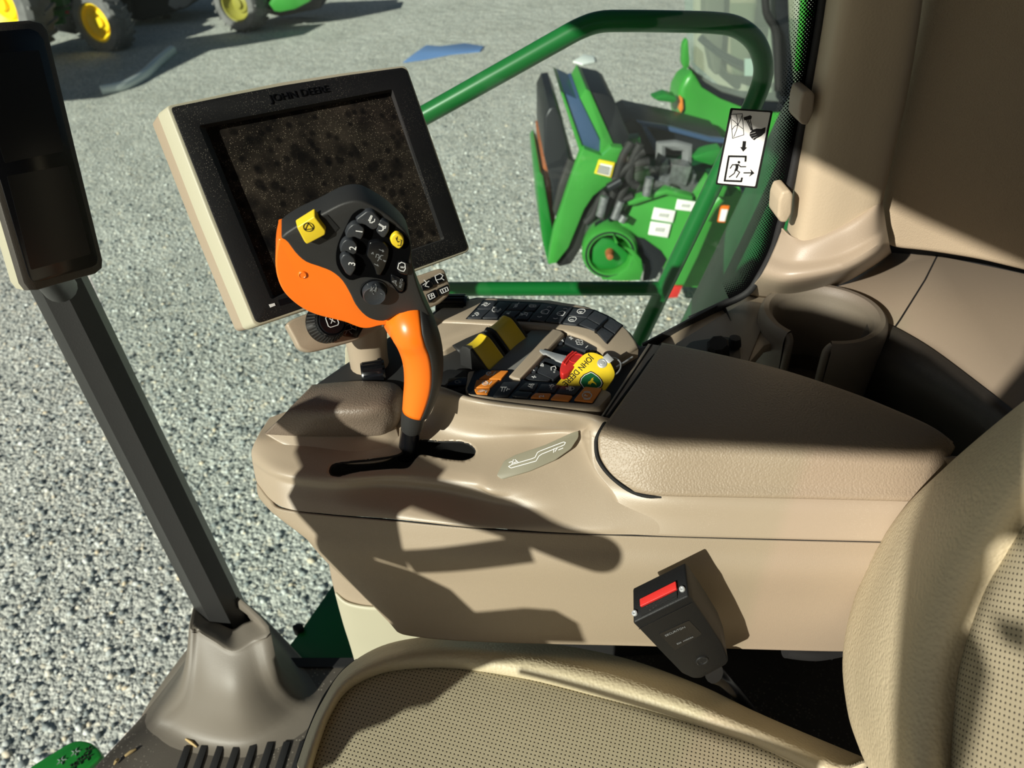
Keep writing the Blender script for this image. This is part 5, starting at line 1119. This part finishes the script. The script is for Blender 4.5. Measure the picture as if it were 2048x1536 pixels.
# drive wheel with its green guard
cw = A(*k3([(612, 1215)])[0], x=4.92); rw = 195 / 3.4125 * (cw.x * cp) / F * 1.28
vn = Vector((-1, .12, .05)).normalized()
lathe('drive_wheel', cw, vn, [(rw, -.22), (rw * 1.06, -.16), (rw * 1.06, 0), (rw * .98, .03), (rw * .80, .03), (rw * .76, 0), (rw * .74, -.12), (rw * .45, -.13), (rw * .40, -.04), (rw * .16, -.03), (rw * .14, .02), (0, .02)], 'green_light', hv, 44)
lathe('hub', cw + vn * .03, vn, [(0, .05), (rw * .12, .04), (rw * .16, 0), (rw * .18, -.04)], 'rust', hv, 20)
lathe('groove', cw + vn * .034, vn, [(rw * .86, 0), (rw * .93, .004), (rw * .93, -.01)], 'gun', hv, 44)
hs('spoke_plate', [(500, 1180), (560, 1110), (640, 1130), (740, 1220), (740, 1280), (640, 1330), (540, 1330), (490, 1280)], 4.93, .03, 'green', .02)
hs('wheel_guard', [(640, 1090), (680, 1160), (770, 1190), (830, 1260), (842, 1340), (820, 1405), (700, 1410), (560, 1400), (660, 1370), (730, 1320), (760, 1240), (700, 1180), (650, 1150)], 4.86, .12, 'green_light', .02)
lab_ = mat('label_grey_print', (190, 190, 188), .5)
for i, (pts, m, m2) in enumerate((([(540, 578), (648, 600), (622, 702), (508, 672)], 'label_yellow', 'white'), ([(918, 906), (1062, 930), (1042, 1010), (898, 986)], 'white', None), ([(894, 1002), (1032, 1020), (1008, 1112), (876, 1090)], 'white', None), ([(1076, 850), (1200, 868), (1180, 934), (1060, 918)], 'white', None), ([(1372, 892), (1430, 896), (1400, 1008), (1350, 1004)], 'orange', 'white'))):
    x = 4.97 if i == 0 else 4.955 if i < 4 else 4.9
    o = hs('warning_label', pts, x, .012, m, .004)
    c = (sum(p[0] for p in pts) / 4, sum(p[1] for p in pts) / 4)
    if m2: slab('print', P(k3([(c[0] + (a - c[0]) * .74, c[1] + (b - c[1]) * .7 + 8) for a, b in pts]), x=x - .006), Vector((.008, 0, 0)), m2, o)
    else: slab('print', P(k3([(c[0] + (a - c[0]) * .45, c[1] + (b - c[1]) * .3) for a, b in pts]), x=x - .006), Vector((.008, 0, 0)), lab_, o)
    if i == 0:
        for j in range(4): slab('print', P(k3([(530 + 2 * j * -2 + 6, 616 + j * 14), (615 - j * 3, 634 + j * 14), (614 - j * 3, 640 + j * 14), (529 - j * 4 + 6, 622 + j * 14)]), x=x - .012), Vector((.006, 0, 0)), 'ink', o)
hs('rear_panel', [(1300, 830), (1440, 820), (1500, 760), (1560, 900), (1330, 1460), (1030, 1450), (1180, 1200), (1270, 980)], 5.25, .3, 'green_light', .02)
tube('latch_bar', P(k3([(1262, 985), (1310, 900), (1368, 838)]), x=4.9), .035, 'green_light', hv, 10)
hs('red_block', [(1010, 1440), (1115, 1442), (1080, 1525), (985, 1530)], 5.1, .2, 'red', .02)
hs('deck_plate', [(1175, 560), (1290, 520), (1372, 505), (1360, 580), (1310, 620), (1190, 585)], 5.3, .12, 'green', .012)
# its cab: bulging green foot, glass, inside
cab = [(1356, 205), (1360, 176), (1372, 154), (1386, 143), (1394, 150), (1412, 168), (1440, 185), (1476, 199), (1520, 206), (1580, 208), (1580, 300), (1480, 285), (1430, 274), (1392, 262), (1362, 240)]
slab('cab_foot', P(cab, x=6.4), Vector((.35, 0, -.05)), 'green_light', hv, .07, 5)
slab('cab_sill', P([(1384, 140), (1410, 165), (1445, 186), (1500, 202), (1560, 206), (1640, 200), (1640, 226), (1540, 226), (1480, 214), (1440, 198), (1404, 176)], x=6.38), Vector((.3, 0, 0)), 'gun', hv, .02)
slab('cab_glass', P([(1366, -90), (1372, 40), (1380, 120), (1392, 150), (1440, 186), (1500, 205), (1620, 212), (1660, -90)], x=6.42), Vector((.03, 0, 0)), 'glass_far', hv)
slab('cab_lining', P([(1390, -90), (1392, 130), (1450, 180), (1640, 210), (1700, -90)], x=7.5), Vector((.1, 0, 0)), mat('far_cab_lining', (176, 168, 150), .8), hv)
slab('far_seat', rp(P([(1440, -90), (1442, 60), (1448, 150), (1500, 160), (1512, 60), (1530, -90)], x=7.2), .1), Vector((.2, 0, 0)), mat('far_seat_cloth', (150, 140, 116), .8), hv, .06, 3)
slab('far_seat_bolster', rp(P([(1412, -90), (1412, 70), (1428, 150), (1442, 150), (1450, 40), (1452, -90)], x=7.1), .08), Vector((.2, 0, 0)), mat('far_seat_side', (96, 92, 80), .8), hv, .06, 3)
slab('far_card', P([(1490, 118), (1510, 118), (1512, 152), (1490, 152)], x=6.9), Vector((.02, 0, 0)), 'white', hv)
tube('far_cable', P([(1400, 75), (1430, 100), (1470, 122), (1492, 130)], x=7.0), .03, 'gun', hv, 8, 14)
slab('far_door_post', P([(1548, -90), (1552, 60), (1562, 205), (1592, 208), (1580, 60), (1574, -90)], x=6.3), Vector((.15, 0, 0)), 'gun', hv, .01)
tube('wiper_arm', P([(1530, -60), (1532, 20), (1546, 50), (1554, 80), (1556, 180)], x=6.2), .03, 'rubber', hv, 8, 16)
tube('grab_bar', P([(1612, -80), (1607, 20), (1601, 90), (1597, 140)], x=6.0), .03, 'green_light', hv, 10, 16)
tube('grab_bar', P([(1607, 22), (1640, 34)], x=6.0), .028, 'green_light', hv, 10)
hs('lamp_bracket', [(905, 158), (985, 128), (1060, 145), (1078, 170), (1050, 195), (940, 180)], 6.3, .12, 'green', .02)
hs('side_marker', [(1088, 185), (1098, 150), (1112, 160), (1118, 230), (1100, 262), (1086, 240)], 6.36, .06, 'orange_key', .01)
slab('far_mirror', rp(P([(1366, 90), (1376, 76), (1380, 130), (1372, 142), (1364, 130)], x=6.2), .03), Vector((.08, 0, 0)), 'green_light', hv, .02)

# ================================================================== outside: tractors and yard things
def wheel(parent, c, r, w, n, dusty=True, rim='wheel_yellow', k=40):
    n = Vector(n).normalized(); rr = r * .62
    t = lathe('tyre', c, n, [(rr, -w * .38), (rr * 1.06, -w * .5), (r * .9, -w * .5), (r, -w * .36), (r, w * .36), (r * .9, w * .5), (rr * 1.06, w * .5), (rr, w * .38)], 'tyre', parent, k)
    a, b, _ = frame_of(n); bm = bmesh.new()
    for i in range(22):
        q = 2 * math.pi * i / 22; d = a * math.cos(q) + b * math.sin(q); tg = n.cross(d)
        for s in (-1, 1): add_box(bm, c + d * r * 1.0 + n * w * .24 * s + tg * .02 * s, n * w * .24 + tg * w * .1 * s, tg * r * .035, d * r * .035)
    finish('tread_lug', bm, 'tyre', t)
    lathe('rim', c, n, [(rr * 1.02, w * .40), (rr * .93, w * .40), (rr * .88, w * .2), (rr * .6, w * .02), (rr * .55, w * .12), (rr * .30, w * .16), (rr * .27, w * .26), (0, w * .28)], rim, parent, k)
tr = thing('tractor', 'green tractor with yellow wheels behind the corner display', 'tractor', A(150, 92, g=0))
wn = Vector((-.9, .38, 0)).normalized()
wheel(tr, A(206, 42, x=16.2), .56, .45, wn)
wheel(tr, A(12, 2, x=15.8), .86, .60, wn)
def ts(name, pts, x, dep, m, b=.04, par=tr): return slab(name, P(pts, x=x), Vector((dep, 0, 0)), m, par, b, 2)
ts('chassis', [(82, -60), (90, 8), (100, 60), (150, 70), (178, 20), (190, -60)], 17.2, .5, 'gun')
for k in range(3): ts('step', [(90 + 2 * k, -22 + 22 * k), (122 + 2 * k, -26 + 22 * k), (126 + 2 * k, -10 + 22 * k), (94 + 2 * k, -5 + 22 * k)], 16.4, .3, 'green', .03)
ts('fender', [(96, -50), (112, -50), (128, 48), (96, 54)], 16.6, .1, 'green', .02)
ts('tail_lamp', [(130, 22), (138, 22), (138, 28), (130, 28)], 16.4, .06, 'red', .01)
tk = thing('sprayer_tank', 'big black tank unit carried behind the green tractor', 'tank', A(290, 70, g=0))
slab('tank_body', cr_pts(P([(186, -60), (190, 14), (204, 30), (262, 40), (300, 38), (350, 24), (386, 4), (400, -60)], x=18.3), 40, True), Vector((1.6, 0, 0)), 'gun', tk, .15, 4)
tube('band', P([(258, -50), (262, 10), (268, 38)], x=18.2), .05, 'rubber', tk, 8, 10)
wheel(tk, A(330, 40, x=20.4), .56, .45, Vector((-.9, .38, 0)), rim='gun')
for u in (282, 330): tube('stand', [A(u, 30, x=19.0), A(u + 3, 60, x=19.0)], .12, 'gun', tk, 10)
t2 = thing('tractor', 'green tractor with shaded wheel at the top, right of the black tank', 'tractor', A(480, 56, g=0))
wheel(t2, A(482, 5, x=17.2), .52, .5, wn, rim='rim_shade')
ts('hood', [(536, 8), (548, -10), (560, -60), (640, -60), (620, 4), (590, 20), (560, 26), (548, 24)], 17.0, .8, 'green_light', .06, t2)
ts('chassis', [(490, -50), (500, 20), (560, 34), (640, 18), (660, -50)], 17.6, .8, 'gun', .05, t2)
# added unseen plate, cut to the shadow it throws across the yard
gt = thing('farm_trailer', 'flatbed farm trailer parked ahead, outside the view', 'trailer', Vector((8.5, 10.6, 0)))
fpz = [p + SV * (3.1 / SV.z) for p in P([(40, 118), (116, 113), (273, 89), (410, 73), (512, 58), (640, 50), (598, 72), (495, 90), (410, 103), (328, 143), (260, 178), (198, 197), (133, 203), (40, 212)], g=0)]
slab('load_bed', fpz, (0, 0, .08), 'gun', gt, .05)
for x_, y_ in ((7.6, 12.9), (9.8, 12.9)):
    wheel(gt, Vector((x_, y_, .6)), .6, .5, (0, -1, 0)); tube('leg', [Vector((x_, y_ - .2, .6)), Vector((x_, y_ - .3, 3.15))], .1, 'gun', gt, 10)

o = tag(tube('plastic_pipe', [p + Z * .05 for p in P([(205, 188), (250, 178), (290, 156), (320, 128), (346, 106)], g=0)], .085, 'pvc', None, 12, 24), 'pale plastic pipe lying on the shaded gravel', 'pipe')  # streak reflected in the window, given form as a pale tube
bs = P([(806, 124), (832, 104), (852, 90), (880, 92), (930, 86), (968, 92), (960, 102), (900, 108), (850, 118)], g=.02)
tag(slab('plastic_sheet', bs, (0, 0, -.015), 'blue_sheet', None, .004), 'pale blue plastic sheet lying flat on the gravel', 'sheet')  # reflection in the pane, laid on the gravel as a coloured patch
tag(slab('paper_scrap', P([(1146, 122), (1168, 108), (1188, 112), (1190, 122), (1165, 128)], g=.03), (0, 0, -.02), 'pvc', None, .004), 'crumpled pale scrap on the gravel above the harvester feeder', 'litter')

# ================================================================== emergency exit sticker on the window
skp = (A(1489, 296, x=.872), Vector((-1, .02, .06)).normalized()); so = lambda t: (skp[0] + skp[1] * t, skp[1])
st_ = thing('exit_sticker', 'white emergency exit sticker with hammer pictogram on the side window', 'sticker', A(1474, 372, x=.872))
slab('border', rp(P([(1461, 216), (1546, 222), (1514, 377), (1431, 369)], pl=so(.0)), .002), skp[1] * -.0006, 'ink', st_)
slab('face', rp(P([(1465, 220), (1541, 225), (1510, 373), (1435, 366)], pl=so(.0003)), .0015), skp[1] * -.0003, 'white', st_)
kst = zm(1360, 0, 3.072)
def sst(lines, w, name='pictogram'): return strokes(name, [P(kst(L), pl=so(.0004)) for L in lines], skp[1], w, 'ink', st_, .0002)
def sfill(pts, name='pictogram', m='ink', t=.0006): return slab(name, P(kst(pts), pl=so(t)), skp[1] * -.0004, m, st_)
sst([[(312, 704), (382, 698), (392, 828), (322, 850), (312, 704)], [(320, 735), (340, 750), (355, 768), (372, 735), (380, 712)], [(345, 705), (352, 735), (355, 768), (385, 790)], [(355, 768), (335, 775), (320, 795)], [(355, 768), (345, 805), (330, 840)]], .0006)
sfill([(390, 722), (432, 708), (442, 716), (438, 732), (412, 736), (396, 740)])
sst([[(408, 735), (436, 800)], [(418, 735), (442, 800)], [(430, 733), (446, 800)]], .0009)
sfill([(430, 815), (446, 798), (470, 790), (500, 792), (526, 782), (522, 815), (500, 835), (470, 850), (456, 862), (440, 850), (428, 832)])
sst([[(432, 822), (462, 812)], [(438, 836), (468, 826)], [(448, 850), (474, 838)]], .0006).data.materials[0] = M['white']
sfill([(386, 867), (406, 868), (402, 905), (412, 906), (388, 932), (370, 904), (382, 904)])
sst([[(402, 990), (404, 962), (300, 960), (274, 1110), (376, 1114), (380, 1094)]], .0022)
sfill(arc(362, 997, 8, 8, n=14)[:-1])
sst([[(340, 1012), (322, 1012), (308, 1034)], [(358, 1010), (372, 1024), (404, 1024)], [(342, 1044), (332, 1066), (302, 1088)], [(348, 1046), (366, 1058), (346, 1090)]], .0012)
sfill([(340, 1008), (360, 1008), (358, 1030), (352, 1050), (334, 1050), (342, 1030)])
sst([[(392, 1062), (440, 1062)]], .0014)
sfill([(432, 1038), (457, 1064), (424, 1086), (438, 1062)])

# ================================================================== added unseen plates and bars, cut to shadows on console and seat
def facing(pts, O): return [p + SV * ((O - p).dot(SV)) for p in pts]
sw = thing('steering_column', 'black steering column with stalks, left of the view', 'steering column', Vector((.0, .62, FL)))
O1 = Vector((.52, .0, FL + .60)) + SV * .72
s3 = PZ([(556, 836, .72), (590, 905, .69), (606, 935, .685), (578, 992, .66), (626, 1072, .63), (640, 1104, .60), (720, 1200, .54), (800, 1275, .50), (1172, 1285, .50), (1166, 1240, .53), (1120, 1214, .55), (1060, 1209, .55), (950, 1224, .54), (900, 1180, .57), (795, 1152, .60), (730, 1128, .61), (738, 1120, .61), (800, 1146, .60), (820, 1110, .61), (812, 1022, .655), (880, 985, .665), (900, 935, .686), (830, 900, .69), (760, 870, .69), (690, 850, .72), (700, 800, .738), (640, 790, .74)])
slab('column_cowl', facing(s3, O1), SV * .05, 'black', sw, .006)
for pts, r in (([(830, 975, .672), (1000, 1035, .665), (1100, 1085, .655), (1178, 1122, .65)], [.017, .018, .019, .022]), ([(800, 1130, .61), (900, 1118, .615), (1060, 1098, .64)], [.0155, .0155, .0155])):
    tube('stalk', facing(PZ(pts), O1 + SV * .02), r, 'black', sw, 14, 16)  # bars added along two shadow bands on the console
c_ = facing(PZ([(1176, 1121, .65)]), O1 + SV * .02)[0]; lathe('stalk_knob', c_ - SV * .01, SV, [(0, -.02), (.016, -.012), (.0215, 0), (.016, .012), (0, .02)], 'black', sw, 24)
seat_sh = PZ([(500, 1600, .48), (655, 1536, .487), (700, 1474, .487), (760, 1452, .487), (800, 1426, .487), (850, 1416, .487), (885, 1388, .487), (940, 1346, .486), (1010, 1310, .482), (1085, 1302, .485), (1125, 1280, .485), (1120, 1215, .485), (850, 1215, .485), (640, 1290, .485), (500, 1440, .485)])
tube('wheel_rim', facing(PZ([(1040, 1340, .488), (1170, 1378, .488), (1290, 1418, .488), (1400, 1455, .488), (1520, 1490, .488), (1640, 1535, .488)]), O1 - SV * .02), [.0035, .0045, .0055, .0065, .008, .010], 'black', sw, 12, 40)
slab('knee_panel', facing(seat_sh, O1 - SV * .02), SV * .03, 'black', sw, .006)
bsh = P([(1850, 950), (1815, 1080), (1800, 1250), (1790, 1400), (1786, 1600), (1918, 1600), (1950, 1490), (1978, 1370), (1955, 1300), (1932, 1288), (1975, 1190), (1984, 1108), (2010, 1085), (2060, 1120), (2060, 760), (1960, 860)], pl=bpl_(.042))
vis_ = thing('sun_visor', 'dark sun visor at the windscreen, outside the view', 'sun visor', Vector((-.3, .8, FL + 1.2)))  # unseen plate added for the shade on the backrest
O2 = bsh[2] + SV * 1.45
slab('visor_panel', facing(bsh, O2), SV * .01, 'headliner', vis_, .002)
slab('visor_tab', facing(P([(1985, 1228), (2060, 1244), (2060, 1310), (2000, 1280)], pl=bpl_(.03)), O2), SV * .01, 'headliner', vis_, .002)
dm = thing('door_mirror', 'dark rear view mirror outside the left door, out of the view', 'mirror', Vector((-.6, .9, FL + 1.2)))  # unseen plate, outlined from the shade over armrest and ledge
msh = PZ([(955, 775, .75), (1000, 806, .748), (1175, 826, .747), (1200, 862, .745), (1312, 888, .746), (1462, 896, .746), (1620, 904, .745), (1760, 912, .743), (1900, 914, .730), (2020, 930, .70), (1978, 790, .70), (1864, 702, .70), (1768, 658, .71), (1690, 640, .724), (1595, 612, .724), (1520, 602, .70), (1400, 600, .70), (1290, 680, .745), (1236, 752, .756), (1120, 757, .754)])
vt = max(facing(bsh, O2), key=lambda p: p.z); tube('visor_stem', [vt, Vector((vt.x - .02, vt.y - .06, FL + 1.70))], .006, 'headliner', vis_, 8)
O3 = msh[5] + SV * 1.75
slab('mirror_head', facing(msh, O3), SV * .02, 'headliner', dm, .002)

# ================================================================== light
sd = bpy.data.lights.new('sun', 'SUN'); sd.energy = 6.2; sd.angle = math.radians(.53); sd.color = (1, .94, .84)
so_ = bpy.data.objects.new('sun', sd); C.objects.link(so_)
so_.rotation_euler = SV.to_track_quat('Z', 'Y').to_euler()
w = bpy.data.worlds.new('sky'); SC.world = w; w.use_nodes = True; nt = w.node_tree
sk = nt.nodes.new('ShaderNodeTexSky'); sk.sky_type = 'NISHITA'; sk.sun_disc = False; sk.sun_elevation = EL
sk.sun_rotation = math.atan2(SV.x, SV.y); sk.altitude = 200; sk.air_density = 1.0; sk.dust_density = 1.5; sk.ozone_density = 1.0
nt.links.new(sk.outputs[0], nt.nodes['Background'].inputs[0]); nt.nodes['Background'].inputs[1].default_value = .034
vs = SC.view_settings; vs.view_transform = 'Standard'; vs.look = 'None'; vs.gamma = 1; vs.exposure = 0; vs.use_curve_mapping = False
